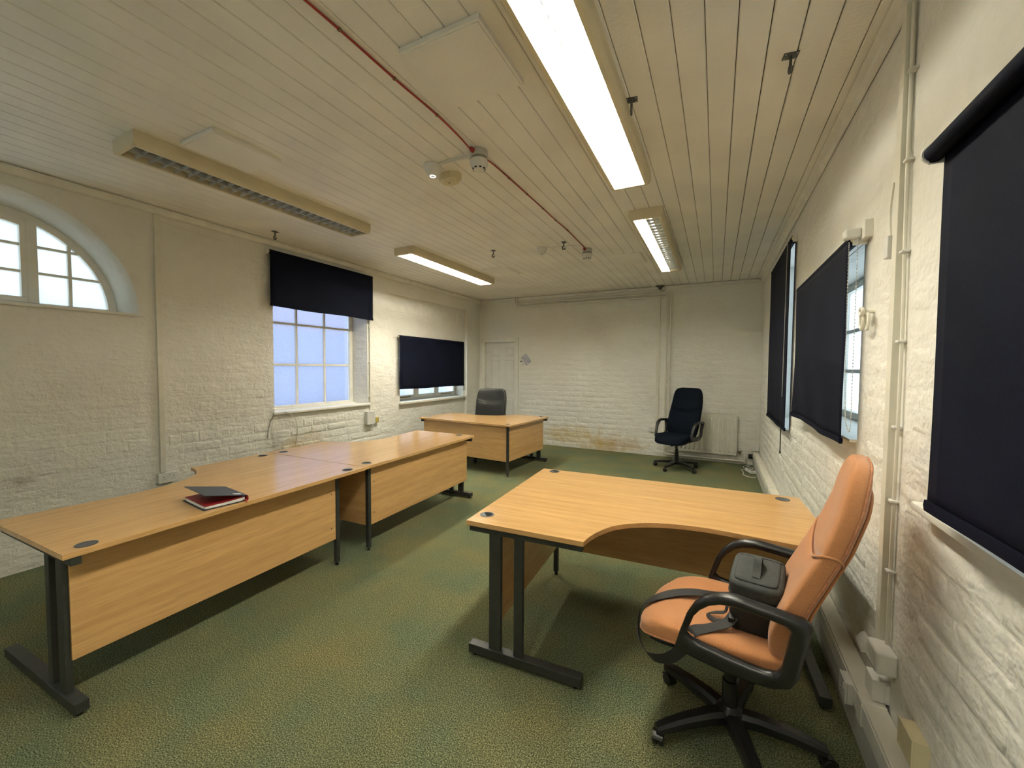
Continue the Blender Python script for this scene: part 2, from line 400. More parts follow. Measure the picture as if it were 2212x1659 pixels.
# left wall with lunette, arched sash window and the shallow panel with the wide window
LUN_Y, LUN_Z = 0.909, 1.957
def half_el(yc, z0, ry, rz, n=40): return [(yc+ry*math.cos(PI*i/n), z0+rz*math.sin(PI*i/n)) for i in range(n+1)]
def arched(y0, y1, z0, zs, rise, n=24):
    yc = (y0+y1)/2; r = (y1-y0)/2
    return [(y0, z0), (y1, z0)]+[(yc+r*math.cos(PI*i/n), zs+rise*math.sin(PI*i/n)) for i in range(n+1)]
cut_l = [loft([(XL+0.02, half_el(LUN_Y, LUN_Z, .797, .835)), (XL-0.012, half_el(LUN_Y, LUN_Z, .775, .81)), (XL-0.05, half_el(LUN_Y, LUN_Z, .755, .785)), (XL-0.10, half_el(LUN_Y, LUN_Z, .742, .768)),
               (XL-0.24, half_el(LUN_Y, LUN_Z, .715, .735)), (XL-T-0.02, half_el(LUN_Y, LUN_Z, .71, .73))]),
         loft([(XL+0.02, arched(2.885, 4.275, .985, 2.16, .5)), (XL-0.20, arched(2.855, 4.175, .985, 2.16, .5)), (XL-T-0.02, arched(2.855, 4.175, .985, 2.16, .5))]),
         MB().box(XL-0.055, XL+0.05, 4.745, 6.87, -0.1, 2.65),
         MB().box(XL-T-0.02, XL, 4.99, 6.82, .93, 2.02), MB().box(XL-T-.02, XL+.02, -1.45, -.25, 1.0, 2.5)]  # last cut is the opening of the added window behind the camera
wall_left = struct(carve('wall_left', MB().box(XL-T, XL, YN-0.2, YB+0.25, 0, H+0.05), cut_l, M_WALL_L), 'cream painted brick wall with half-round window')
# right wall with three windows
cut_r = [MB().box(XR-0.02, XR+T+0.02, .32, 1.60, 1.10, 2.12), MB().box(XR-0.02, XR+T+0.02, 2.515, 3.88, 1.16, 2.12),
         MB().box(XR-0.02, XR+T+0.02, 4.56, 5.80, .93, 2.72)]
wall_right = struct(carve('wall_right', MB().box(XR, XR+T, YN-0.2, YB+0.25, 0, H+0.05), cut_r, M_WALL_R), 'cream painted brick wall with blinded windows')
# end wall with the door opening
wall_back = struct(carve('wall_back', MB().box(XL, XR, YB, YB+0.25, 0, H+0.05), [MB().box(-4.36, -3.635, YB-0.02, YB+0.3, -0.05, 2.045)], M_WALL_B), 'cream painted brick end wall with door')
wall_near = struct(ob('wall_near', MB().box(XL, XR, YN-0.2, YN, 0, H+0.05), M_WALL_B, smooth=False), 'cream wall behind the camera')

# ceiling: boards laid along the room
ceiling = struct(ob('ceiling', MB().box(XL, XR, YN, YB, H+0.014, H+0.06), M_GAP, smooth=False), 'white painted tongue-and-groove boarded ceiling')
BW = 0.1203
def board_mesh(w, g=0.0014):
    c, d = 0.0042, 0.0040
    pr = [(g, H+0.014), (g, H+d), (g+c, H), (w-g-c, H), (w-g, H+d), (w-g, H+0.014)]
    return mesh_of(MB().prism(pr, YN, YB, axis=1), 'board', M_CEIL, False)
bme = board_mesh(BW); bme2 = board_mesh(BW, 0.0022)
x = 0.526
while x > XL: x -= BW
first = x
while x < XR-0.005:
    a, b_ = max(x, XL), min(x+BW, XR)
    full = (b_-a) > BW-1e-4
    o = ob('board', (bme2 if a > .03 else bme) if full else board_mesh(b_-a), M_CEIL, ceiling); o.location.x = a
    x += BW

# cornice battens
def batten(name, mb): return struct(ob(name, mb, M_TRIM), None)
batten('trim_1', MB().prism([(XL+.003, H-.005), (XL+.050, H-.005), (XL+.052, H-.014), (XL+.040, H-.020), (XL+.034, H-.046), (XL+.016, H-.060), (XL+.003, H-.062)], YN, YB, axis=1))
batten('trim_2', MB().prism([(XR-.005, H-.004), (XR-.058, H-.004), (XR-.058, H-.010), (XR-.030, H-.018), (XR-.026, H-.042), (XR-.014, H-.052), (XR-.005, H-.054)], YN, YB, axis=1))
batten('trim_3', MB().prism([(YB, H-.012), (YB-.022, H-.012), (YB-.020, H-.05), (YB, H-.056)], XL+.05, XR-.05, axis=0))
# plain boarded lintel in the shallow panel of the left wall
batten('trim_4', MB().rbox(XL-.056, XL-.050, 4.746, 6.868, 2.39, 2.605, .002))
# right-hand skirting
struct(ob('baseboard_right', MB().rbox(XR-.078, XR-.0005, YN, YB, 0.001, .125, .006), M_GREYP), 'grey painted skirting below the trunking')

# ------------------------------------------------------------------ bricks under the paint
def brick_variant(k):
    rnd = random.Random(100+k); mb = MB()
    ring = [(-.5, -.5), (-.17, -.5), (.17, -.5), (.5, -.5), (.53, 0), (.5, .5), (.17, .5), (-.17, .5), (-.5, .5), (-.53, 0)]
    base = [(x+rnd.uniform(-.012, .012), y+rnd.uniform(-.035, .035), -0.15) for x, y in ring]
    mid = [(x*.93+rnd.uniform(-.010, .010), y*.80+rnd.uniform(-.05, .05), .60+rnd.uniform(-.25, .15)) for x, y in ring]
    top = [(x*.80+rnd.uniform(-.010, .010), y*.50+rnd.uniform(-.05, .05), 1+rnd.uniform(-.22, .22)) for x, y in ring]
    n = 10; vs = base+mid+top
    fs = []
    for l in range(2):
        for q in range(n): fs.append((l*n+q, l*n+(q+1) % n, (l+1)*n+(q+1) % n, (l+1)*n+q))
    fs += [(20, 21, 28, 29), (21, 22, 27, 28), (22, 23, 24, 27), (24, 25, 26, 27)][:0]
    fs += [(20, 21, 27, 28), (21, 22, 26, 27), (22, 23, 24, 25, 26), (28, 29, 20)]
    return vs, fs
VARS = [brick_variant(k) for k in range(12)]
def brick_wall(parent, mat, place, u0, u1, z0, z1, skip, depth, score, limit=300):
    """place(u, z, d) -> world point; bricks that show largest become parts, the rest one joined part"""
    meshes = []
    for vs, fs in VARS:
        me = mesh_of(MB().add(vs, fs), 'brick', mat, True, 80); meshes.append(me)
    rnd = random.Random(5); cells = []; course = 0; z = z0
    while z < z1-.04:
        h = .097+rnd.uniform(-.005, .005); u = u0-rnd.uniform(0, .2)
        header = course % 5 == 3
        while u < u1:
            L_ = (.125 if header else .250)+rnd.uniform(-.035, .035); gap = rnd.uniform(.003, .011)
            a, b = max(u, u0), min(u+L_, u1)
            if b-a > .06 and not skip(a-.004, b+.004, z, z+h):
                cells.append((a, b, z, z+h-.005+rnd.uniform(-.004, .002)))
            u += L_+gap
        z += h; course += 1
    cells.sort(key=lambda c: score((c[0]+c[1])/2, (c[2]+c[3])/2), reverse=True)
    joined = MB()
    for i, (a, b, c, d) in enumerate(cells):
        u, zc = (a+b)/2, (c+d)/2; dp = depth(u, zc)*rnd.uniform(.3, 1.5)
        k = rnd.randrange(len(VARS)); tilt = rnd.uniform(-.018, .018)
        o0 = place(u, zc, 0); eu = place(u+1, zc, 0)-o0; ez = Vector((0, 0, 1)); en = place(u, zc, 1)-o0
        flip = rnd.choice((-1, 1))
        ex = (eu*math.cos(tilt)+ez*math.sin(tilt))*(b-a)*flip; ey = (ez*math.cos(tilt)-eu*math.sin(tilt))*(d-c)*rnd.choice((1, 1)); ew = en*dp
        Mx = Matrix(((ex.x, ey.x, ew.x, o0.x), (ex.y, ey.y, ew.y, o0.y), (ex.z, ey.z, ew.z, o0.z), (0, 0, 0, 1)))
        if i < limit:
            o = bpy.data.objects.new('brick', meshes[k]); COL.objects.link(o); o.parent = parent; o.matrix_local = Mx
        else:
            vs, fs = VARS[k]; joined.add([tuple(Mx @ Vector(p)) for p in vs], fs)
    if joined.v:
        o = ob('brickwork', mesh_of(joined, 'brickwork', mat, True, 80), mat, parent); o['kind'] = 'stuff'
def hits(a, b, c, d, rects): return any(b > r[0] and a < r[1] and d > r[2] and c < r[3] for r in rects)
def lskip(a, b, c, d):
    if hits(a, b, c, d, [(2.87, 4.29, .93, 2.70), (4.735, 6.88, -1, 2.67), (1.79, 1.86, .5, 3), (1.76, 1.95, .43, .55), (4.19, 4.45, .66, .89)]): return True
    for yy in (a, b):
        for zz in (c, d):
            if zz > LUN_Z-.03 and ((yy-LUN_Y)/.83)**2+((max(zz, LUN_Z)-LUN_Z)/.865)**2 < 1: return True
    return a < LUN_Y < b and c < LUN_Z+.8 and d > LUN_Z-.03
cpos = Vector((0, 0, CAM_H))
def sc(place):
    def f(u, z):
        p = place(u, z, 0); d = p-cpos; n = place(u, z, 1)-p
        fwd = d.dot(fw)
        if fwd < .3: return -1
        px, py = 1106+FPX*d.dot(r2)/fwd, 829-FPX*d.dot(u2)/fwd
        vis = 1 if (-20 < px < 2232 and -20 < py < 1679) else 0.02
        return vis*abs(d.dot(n))/d.length**3
    return f
pl = lambda u, z, d: Vector((XL+d, u, z))
pr_ = lambda u, z, d: Vector((XR-d, u, z))
pb = lambda u, z, d: Vector((u, YB-d, z))
def ldepth(u, z):
    return 0.0008+0.0030*max(0, min(1, (1.7-z)/1.1))*(1 if u > 1.9 else .7)+(0.0022 if (2.6 < u < 4.74 and z < .98) else 0)
def bdepth(u, z): return 0.0008+0.0030*max(0, min(1, (1.9-z)/1.0))
def rdepth(u, z): return 0.0010+0.0030*max(0, min(1, (2.0-z)/1.2))
brick_wall(wall_left, M_WALL_L, pl, .35, YB-.005, .004, 2.84, lskip, ldepth, sc(pl))
brick_wall(wall_back, M_WALL_B, pb, -3.54, XR-.01, .004, 2.85, lambda a, b, c, d: hits(a, b, c, d, [(-.95, -.87, .4, 3)]), bdepth, sc(pb))
brick_wall(wall_right, M_WALL_R, pr_, .6, YB-.01, .13, 2.85, lambda a, b, c, d: hits(a, b, c, d, [(.30, 1.62, 1.05, 2.14), (2.49, 3.90, 1.12, 2.14), (4.54, 5.82, .90, 2.74), (1.98, 2.08, .3, 3)]), rdepth, sc(pr_))

# ------------------------------------------------------------------ windows
def ring_strip(mb, outer, inner, x0, x1):
    n = len(outer)
    vs = [(x0, *p) for p in outer]+[(x0, *p) for p in inner]+[(x1, *p) for p in outer]+[(x1, *p) for p in inner]
    fs = []
    for i in range(n-1):
        j = i+1
        fs += [(i, j, n+j, n+i), (2*n+i, 2*n+j, 3*n+j, 3*n+i), (i, j, 2*n+j, 2*n+i), (n+i, n+j, 3*n+j, 3*n+i)]
    fs += [(0, n, 3*n, 2*n), (n-1, 2*n-1, 4*n-1, 3*n-1)]
    return mb.add(vs, fs)
# window 1: lunette
w1 = struct(empty('window_1', (XL-.25, LUN_Y, LUN_Z)), 'half-round white painted window with glazing bars'); w1o = Vector((XL-.25, LUN_Y, LUN_Z))
def rel(mb, o): mb.v = [(p[0]-o.x, p[1]-o.y, p[2]-o.z) for p in mb.v]; return mb
xf0, xf1 = XL-.285, XL-.235
ob('frame', rel(ring_strip(MB(), half_el(LUN_Y, LUN_Z, .73, .75), half_el(LUN_Y, LUN_Z, .665, .685), xf0, xf1).box(xf0+.002, xf1-.002, LUN_Y-.70, LUN_Y+.70, LUN_Z-.01, LUN_Z+.034), w1o), M_TRIM, w1)
for s_ in (-1, 1):
    yy = LUN_Y+s_*.232
    ob('mullion', rel(MB().rbox(xf0+.001, xf1+.012, yy-.028, yy+.028, LUN_Z+.03, LUN_Z+.665, .004), w1o), M_TRIM, w1)
    yb = LUN_Y+s_*.437
    ob('glazing_bar', rel(MB().rbox(xf0+.0105, xf1-.0045, yb-.011, yb+.011, LUN_Z+.036, LUN_Z+.525, .003), w1o), M_TRIM, w1)
for k, zz in enumerate((LUN_Z+.266, LUN_Z+.468)):
    hw = .62 if k == 0 else .495
    for (a, b) in ((LUN_Y-hw, LUN_Y-.258), (LUN_Y-.204, LUN_Y+.204), (LUN_Y+.258, LUN_Y+hw)):
        ob('glazing_bar', rel(MB().rbox(xf0+.012, xf1-.006, a, b, zz-.010, zz+.010, .003), w1o), M_TRIM, w1)
# casement in the middle
cs = ob('casement', rel(MB().rbox(xf0+.004, xf1+.006, LUN_Y-.206, LUN_Y+.206, LUN_Z+.033, LUN_Z+.072, .003).rbox(xf0+.004, xf1+.006, LUN_Y-.206, LUN_Y-.172, LUN_Z+.0725, LUN_Z+.615, .003)
        .rbox(xf0+.004, xf1+.006, LUN_Y+.172, LUN_Y+.206, LUN_Z+.0725, LUN_Z+.615, .003), w1o), M_TRIM, w1)
topo = [(LUN_Y+yy, LUN_Z+.685*math.sqrt(1-(yy/.665)**2)+.002) for yy in [-.206+.412*i/10 for i in range(11)]]
ob('casement_head', rel(ring_strip(MB(), topo, [(a, b-.055) for a, b in topo], xf0+.003, xf1+.007), w1o), M_TRIM, w1)
ell = half_el(LUN_Y, LUN_Z+.03, .668, .658)
ys = [LUN_Y-.67, LUN_Y-.437, LUN_Y-.232, LUN_Y+.232, LUN_Y+.437, LUN_Y+.67]; zs = [LUN_Z+.03, LUN_Z+.266, LUN_Z+.468, LUN_Z+.70]
for i in range(5):
    for j in range(3):
        pg = clip([(ys[i], zs[j]), (ys[i+1], zs[j]), (ys[i+1], zs[j+1]), (ys[i], zs[j+1])], ell)
        if len(pg) >= 3: ob('pane', rel(MB().prism(pg, XL-.262, XL-.258, axis=0), w1o), M_GLASS0, w1, smooth=False)
ob('sill', rel(MB().rbox(XL-.24, XL+.018, LUN_Y-.80, LUN_Y+.80, LUN_Z-.022, LUN_Z+.002, .006), w1o), M_TRIM, w1)
# window 2: arched sash with obscured glass
w2o = Vector((XL-.22, 3.51, 1.0)); w2 = struct(empty('window_2', w2o), 'arched white sash window with nine or more obscured panes')
a0, a1 = XL-.255, XL-.195
fo = arched(2.855, 4.175, 1.0, 2.16, .5)[2:]; fi = arched(2.90, 4.118, 1.0, 2.16, .455)[2:]
ob('frame', rel(ring_strip(MB(), fo, fi, a0, a1).box(a0, a1, 2.855, 2.90, .985, 2.16).box(a0, a1, 4.118, 4.175, .985, 2.16), w2o), M_TRIM, w2)
ob('bottom_rail', rel(MB().rbox(a0, a1+.01, 2.90, 4.118, .986, 1.035, .004), w2o), M_TRIM, w2)
for yy in (3.312, 3.715): ob('glazing_bar', rel(MB().rbox(a0+.008, a1-.006, yy-.014, yy+.014, 1.03, 2.585, .004), w2o), M_TRIM, w2)
for zz in (1.53, 2.03):
    for a, b in ((2.90, 3.299), (3.325, 3.702), (3.728, 4.118)):
        ob('glazing_bar', rel(MB().rbox(a0+.008, a1-.006, a, b, zz-.014, zz+.014, .004), w2o), M_TRIM, w2)
ar = arched(2.905, 4.112, 1.03, 2.16, .448)
gy = [2.905, 3.312, 3.715, 4.112]; gz = [1.03, 1.53, 2.03, 2.62]
for i in range(3):
    for j in range(3):
        pg = clip([(gy[i], gz[j]), (gy[i+1], gz[j]), (gy[i+1], gz[j+1]), (gy[i], gz[j+1])], ar)
        if len(pg) >= 3: ob('pane', rel(MB().prism(pg, XL-.228, XL-.222, axis=0), w2o), M_GLASS2, w2, smooth=False)
ob('sill', rel(MB().rbox(XL-.2, XL+.035, 2.865, 4.295, .952, .988, .012, 3), w2o), M_TRIM, w2)
ob('window_stop', rel(MB().rbox(XL-.195, XL-.165, 2.86, 4.19, .987, 1.006, .004), w2o), M_TRIM, w2)
# window 3: wide low casement behind the blind
w3o = Vector((XL-.26, 5.9, .93)); w3 = struct(empty('window_3', w3o), 'wide white casement window below a black blind')
b0, b1 = XL-.29, XL-.24
ob('frame', rel(MB().box(b0, b1, 4.99, 5.035, .93, 2.02).box(b0, b1, 6.775, 6.82, .93, 2.02).box(b0, b1, 5.035, 6.775, .93, .985).box(b0, b1, 5.035, 6.775, 1.97, 2.02), w3o), M_TRIM, w3)
cols3 = [5.035, 5.60, 6.18, 6.775]
for yy in cols3[1:3]: ob('mullion', rel(MB().rbox(b0, b1+.012, yy-.03, yy+.03, .985, 1.97, .004), w3o), M_TRIM, w3)
for i in range(3):
    ya, yb = cols3[i]+(.03 if i else 0), cols3[i+1]-(.03 if i < 2 else 0)
    fr = MB().box(b0+.01, b1+.006, ya, ya+.035, .985, 1.97).box(b0+.01, b1+.006, yb-.035, yb, .985, 1.97).box(b0+.01, b1+.006, ya+.035, yb-.035, .985, 1.03).box(b0+.01, b1+.006, ya+.035, yb-.035, 1.93, 1.97)
    ca = ob('casement', rel(fr, w3o), M_TRIM, w3)
    ob('pane', rel(MB().box(XL-.267, XL-.262, ya+.03, yb-.03, 1.025, 1.935), w3o), M_GLASS1, ca, smooth=False)
    if i != 1: ob('stay', rel(MB().rbox(b1+.008, b1+.02, ya+.1, yb-.12, .99, 1.004, .003), w3o), M_BRASS, ca)
ob('sill', rel(MB().rbox(XL-.245, XL-.005, 4.965, 6.845, .905, .942, .006), w3o), M_TRIM, w3)
# right-hand windows
def sash_right(nm, y0, y1, z0, z1, label, cols, rows):
    o = Vector((XR+.25, (y0+y1)/2, z0)); w = struct(empty(nm, o), label); c0, c1 = XR+.225, XR+.275
    ob('frame', rel(MB().box(c0, c1, y0, y0+.05, z0, z1).box(c0, c1, y1-.05, y1, z0, z1).box(c0, c1, y0+.05, y1-.05, z0, z0+.06).box(c0, c1, y0+.05, y1-.05, z1-.05, z1), o), M_TRIM, w)
    gy = [y0+.05+(y1-y0-.1)*i/cols for i in range(cols+1)]; gz = [z0+.06+(z1-z0-.11)*i/rows for i in range(rows+1)]
    for yy in gy[1:-1]: ob('glazing_bar', rel(MB().rbox(c0+.008, c1-.006, yy-.013, yy+.013, gz[0], gz[-1], .003), o), M_TRIM, w)
    for zz in gz[1:-1]:
        for i in range(cols): ob('glazing_bar', rel(MB().rbox(c0+.008, c1-.006, gy[i]+.012, gy[i+1]-.012, zz-.013, zz+.013, .003), o), M_TRIM, w)
    for i in range(cols):
        for j in range(rows): ob('pane', rel(MB().box(XR+.249, XR+.253, gy[i], gy[i+1], gz[j], gz[j+1]), o), M_GLASS1, w, smooth=False)
    ob('sill', rel(MB().rbox(XR-.03, XR+.23, y0+.002, y1-.002, z0-.004, z0+.012, .005), o), M_TRIM, w)
    return w
sash_right('window_4', 2.515, 3.88, 1.16, 2.12, 'white sash window half hidden by a chain-hung blind', 3, 3)
sash_right('window_5', 4.56, 5.80, .93, 2.72, 'tall white sash window behind the narrow far blind', 3, 4)
sash_right('window_6', .32, 1.60, 1.10, 2.12, 'white sash window behind the large near blind', 3, 3)
# unseen window added to the left wall behind the camera for extra daylight
w7o = Vector((XL-.25, -.85, 1.0)); w7 = struct(empty('added_window', w7o), 'unseen white window added in the left wall behind the camera for daylight fill')
ob('frame', rel(MB().box(XL-.275, XL-.225, -1.45, -1.40, 1.0, 2.5).box(XL-.275, XL-.225, -.30, -.25, 1.0, 2.5).box(XL-.275, XL-.225, -1.40, -.30, 1.0, 1.05).box(XL-.275, XL-.225, -1.40, -.30, 2.45, 2.5), w7o), M_TRIM, w7)
ob('glazing_bar', rel(MB().rbox(XL-.268, XL-.232, -.863, -.837, 1.05, 2.45, .003), w7o), M_TRIM, w7)
for ya, yb in ((-1.40, -.863), (-.837, -.30)): ob('pane', rel(MB().box(XL-.253, XL-.249, ya, yb, 1.05, 2.45), w7o), M_GLASS1, w7, smooth=False)
ob('sill', rel(MB().rbox(XL-.225, XL+.03, -1.46, -.24, .965, 1.0, .006), w7o), M_TRIM, w7)
# ledge under the near blind
tag(ob('window_ledge', MB().rbox(XR-.05, XR+.002, .28, 1.74, 1.066, 1.092, .006), M_TRIM), 'thin cream timber ledge under the large near blind', 'ledge')

# door
d1 = struct(empty('door_1', (-4.0, YB, 0)), 'white six-panel door in the far left corner')
def dx(mb): return rel(mb, Vector((-4.0, YB, 0)))
ob('door_leaf', dx(MB().box(-4.352, -3.643, YB+.045, YB+.08, .008, 2.035)), M_DOOR, d1, smooth=False)
fr = MB().box(-4.425, -4.352, YB-.028, YB+.10, 0, 2.115).box(-3.643, -3.570, YB-.028, YB+.10, 0, 2.115).box(-4.352, -3.643, YB-.028, YB+.10, 2.035, 2.115)
ob('door_frame', dx(fr), M_TRIM, d1, smooth=False)
for (xa, xb) in ((-4.245, -4.02), (-3.915, -3.69)):
    for (za, zb) in ((1.735, 1.94), (1.01, 1.67), (.20, .90)):
        p = MB()
        # raised moulded panel with sunk border
        o_ = [(xa, za), (xb, za), (xb, zb), (xa, zb)]
        def ins(d): return [(xa+d, za+d), (xb-d, za+d), (xb-d, zb-d), (xa+d, zb-d)]
        vs = [(a, YB+.046, b) for a, b in ins(0)]+[(a, YB+.039, b) for a, b in ins(.006)]+[(a, YB+.0455, b) for a, b in ins(.018)]+[(a, YB+.0455, b) for a, b in ins(.030)]+[(a, YB+.037, b) for a, b in ins(.048)]
        fs = [(l*4+q, l*4+(q+1) % 4, (l+1)*4+(q+1) % 4, (l+1)*4+q) for l in range(4) for q in range(4)]+[(16, 17, 18, 19)]
        ob('door_panel', dx(p.add(vs, fs)), M_DOOR, d1, smooth=False)
hd = ob('door_handle', dx(MB().rbox(-4.322, -4.282, YB+.034, YB+.046, .96, 1.11, .004).tube([(-4.302, YB+.04, 1.06), (-4.302, YB+.0, 1.06), (-4.20, YB-.005, 1.06)], .009)), M_LOUVRE, d1)

# neighbour outside the obscured window
nb = thing('outside_building', 'brick and grey building blurred behind the obscured window panes', 'building', (-12.0, 12, -.3))
ob('brick_storey', MB().box(-.3, 0, -5.6, 8, 2.95, 4.6), M_BRICKRED, nb, smooth=False)
ob('rendered_storey', MB().box(-.3, .02, -5.6, 8, 0, 2.95), M_SLATE, nb, smooth=False)

# ================================================================== desks
LU, LV, DU, DV = 1.665, 1.188, .826, .616
CURVE = [(LU, DU), (1.50, .815), (1.37, .798), (1.28, .786), (1.20, .775), (1.117, .771), (1.031, .779), (.943, .796), (.854, .830), (.769, .881), (.704, .946), (.657, 1.033), (.630, 1.111), (DV, LV)]
TOPZ = .725
def make_desk(loc, ang, sg, label, post, grom):
    t = thing('corner_desk', label, 'desk', loc, ang, 'beech crescent corner desks')
    Y = lambda v: sg*v
    def box(mb, u0, u1, v0, v1, z0, z1, r=.004):
        a, b = sorted((Y(v0), Y(v1))); return mb.rbox(u0, u1, a, b, z0, z1, r, 2)
    # worktop
    cv = [(p.x, p.y) for p in bez([(a, b, 0) for a, b in CURVE], 4)]
    out = [(0, 0), (LU, 0)]+cv+[(0, LV)]
    pts = [(a, Y(b)) for a, b in out]
    if sg < 0: pts = pts[::-1]
    bm = bmesh.new(); f = bm.faces.new([bm.verts.new((a, b, TOPZ-.025)) for a, b in pts])
    ex = bmesh.ops.extrude_face_region(bm, geom=[f]); bmesh.ops.translate(bm, vec=(0, 0, .025), verts=[v for v in ex['geom'] if isinstance(v, bmesh.types.BMVert)])
    eds = [e for e in bm.edges if abs(e.verts[0].co.z-e.verts[1].co.z) < 1e-5]
    bmesh.ops.bevel(bm, geom=eds, offset=.0018, segments=2, affect='EDGES', profile=.5)
    ob('worktop', MB().bm(bm), M_WOOD, t, smooth=False)
    pu, pv = post
    # modesty panels run from the corner post to the two end frames
    mp = ob('modesty_panel', box(MB(), pu+.016, LU-.05, pv-.009, pv+.009, .205, TOPZ-.027, .002), M_WOOD, t)
    for zz in (.30, .56): ob('screw_cap', MB().lathe([(.005, -.0008), (.005, .0008)], 10, (pu+.055, Y(pv-.0095), zz), 1), M_BLACK, mp)
    ob('modesty_panel', box(MB(), pu-.009, pu+.009, pv+.016, LV-.05, .205, TOPZ-.027, .002), M_WOODY, t)
    cp = ob('corner_post', box(MB(), pu-.016, pu+.016, pv-.016, pv+.016, .022, TOPZ-.026, .003), M_STEEL, t)
    ob('levelling_foot', MB().lathe([(.013, 0), (.013, .012), (.006, .014), (.006, .024)], 12, (pu, Y(pv), 0)), M_BLACK, cp)
    # cantilever end frames: w = distance along the end, 0 at the outer edge
    for which in (0, 1):
        wid = (DU if which == 0 else DV)-.012
        def fb(mb, w0, w1, e0, e1, z0, z1, r=.003):
            if which == 0: return box(mb, LU-e1, LU-e0, w0, w1, z0, z1, r)
            return box(mb, w0, w1, LV-e1, LV-e0, z0, z1, r)
        lf = ob('leg_frame', fb(MB(), .006, wid, .024, .060, TOPZ-.062, TOPZ-.0255), M_STEEL, t)
        ob('upright', fb(MB(), .118, .184, .030, .056, .058, TOPZ-.061), M_STEEL, lf)
        ob('upright', fb(MB(), .257, .305, .030, .056, .058, TOPZ-.061), M_STEEL, lf)
        ob('foot_bar', fb(MB(), .004, wid+.004, .018, .068, .016, .062, .004), M_STEEL, lf)
        for w in (.035, wid-.03):
            u, v = (LU-.043, w) if which == 0 else (w, LV-.043)
            ob('levelling_foot', MB().lathe([(.014, 0), (.014, .010), (.006, .012), (.006, .018)], 12, (u, Y(v), 0)), M_BLACK, lf)
    for (u, v, opened) in grom:
        g = ob('cable_grommet', MB().lathe([(.030, 0), (.0385, 0), (.0385, .0022), (.036, .0032), (.0315, .0032), (.030, .002)], 28, (u, Y(v), TOPZ-.0005)), M_GROM, t)
        if opened:
            ob('cable_hole', MB().lathe([(.0296, .0014), (.0296, .0019)], 24, (u, Y(v), TOPZ)), M_BLACKH, g)
            ob('grommet_flap', MB().prism([(u+a, Y(v)+b) for a, b in arc(0, 0, .029, .029, 150, 290, 12)], TOPZ+.0017, TOPZ+.0026), M_GROM, g)
        else:
            ob('grommet_cap', MB().lathe([(.0305, 0), (.0305, .0022), (.028, .003)], 24, (u, Y(v), TOPZ)), M_GROM, g)
    return t
desk1 = make_desk((-1.1905, 2.9188, 0), .0463, -1, 'beech corner desk by the orange chair, standing alone nearest the camera', (.165, .175), [(.105, .052, 1), (.062, 1.072, 1), (1.565, .085, 0)])
desk2 = make_desk((-2.4415, 2.293, 0), -PI/2+.0249, -1, 'beech corner desk with the red and grey notebook on it', (.181, .118), [(.125, .06, 1), (.105, 1.105, 1), (1.574, .055, 0)])
desk3 = make_desk((-2.4532, 2.2962, 0), PI/2+.022, 1, 'bare beech corner desk joined end-on to the notebook desk', (.106, .075), [(.10, .085, 1), (.073, 1.083, 1), (1.594, .16, 1)])
desk4 = make_desk((-2.4796, 4.871, 0), PI-.0685, -1, 'beech corner desk in front of the black leather chair', (.075, .052), [(.098, .095, 1), (.108, 1.14, 1), (1.575, .125, 0)])

# ================================================================== chairs
ARM_O = [(.151, .473), (.134, .539), (.112, .612), (.087, .661), (.05, .702), (.004, .725), (-.045, .735), (-.111, .731), (-.177, .727), (-.24, .723), (-.262, .708), (-.256, .66), (-.244, .592), (-.233, .525), (-.209, .480), (-.165, .458), (-.10, .448), (-.02, .445), (.06, .452), (.126, .458)]
ARM_I = [(.112, .535), (.098, .575), (.086, .612), (.064, .645), (.035, .673), (.0, .690), (-.045, .698), (-.10, .696), (-.155, .692), (-.188, .688), (-.205, .676), (-.199, .640), (-.191, .590), (-.182, .540), (-.167, .513), (-.135, .506), (-.09, .506), (-.02, .510), (.046, .516), (.095, .522)]
def five_star(t, rot, mat, r=.315):
    hub = ob('base_hub', MB().lathe([(.02, .060), (.05, .066), (.052, .115), (.036, .128), (.030, .135)], 20), mat, t)
    for k in range(5):
        a = rot+2*PI*k/5; c, s = math.cos(a), math.sin(a)
        path = [(c*d, s*d, z) for d, z in ((.03, .093), (.10, .098), (.20, .092), (.275, .082), (.325, .073))]
        pr = [(-.027, -.016), (.027, -.016), (.027, .008), (.016, .019), (-.016, .019), (-.027, .008)]
        lg = ob('base_leg', MB().sweep(path, pr, scales=[(1.2, 1.35), (1.15, 1.25), (1, 1.1), (.9, 1), (.72, .75)]), mat, t)
        cx, cy = c*.318, s*.318; b = a+.9+k*1.3; ux, uy = math.cos(b), math.sin(b)
        cs_ = MB()
        # twin wheels and hood of a caster
        for sd in (-1, 1):
            w = MB().lathe([(.006, -.008), (.022, -.008), (.025, -.004), (.025, .004), (.021, .008), (.006, .009)], 18, (0, 0, 0), 1)
            ang = math.atan2(uy, ux)
            w.xf(Matrix.Translation((cx-ux*.012, cy-uy*.012, .0252)) @ Matrix.Rotation(ang, 4, 'Z') @ Matrix.Translation((0, sd*.0135, 0)))
            cs_.add(w.v, w.f)
        ca = ob('caster', cs_, M_BLACK, lg)
        hoodp = arc(0, .026, .030, .030, 20, 200, 10)
        hd_ = MB().prism(hoodp+[(p[0]*.78, .026+(p[1]-.026)*.78) for p in hoodp[::-1]], -.019, .019, axis=1)
        hd_.xf(Matrix.Translation((cx-ux*.012, cy-uy*.012, 0)) @ Matrix.Rotation(math.atan2(uy, ux), 4, 'Z'))
        hd_.lathe([(.007, .045), (.007, .078)], 10, (cx, cy, 0))
        ob('caster_hood', hd_, M_BLACK, lg)
    return hub
def lerp(tbl, x):
    for (a, va), (b, vb) in zip(tbl, tbl[1:]):
        if x <= b: return va+(vb-va)*(x-a)/(b-a) if x > a else va
    return tbl[-1][1]
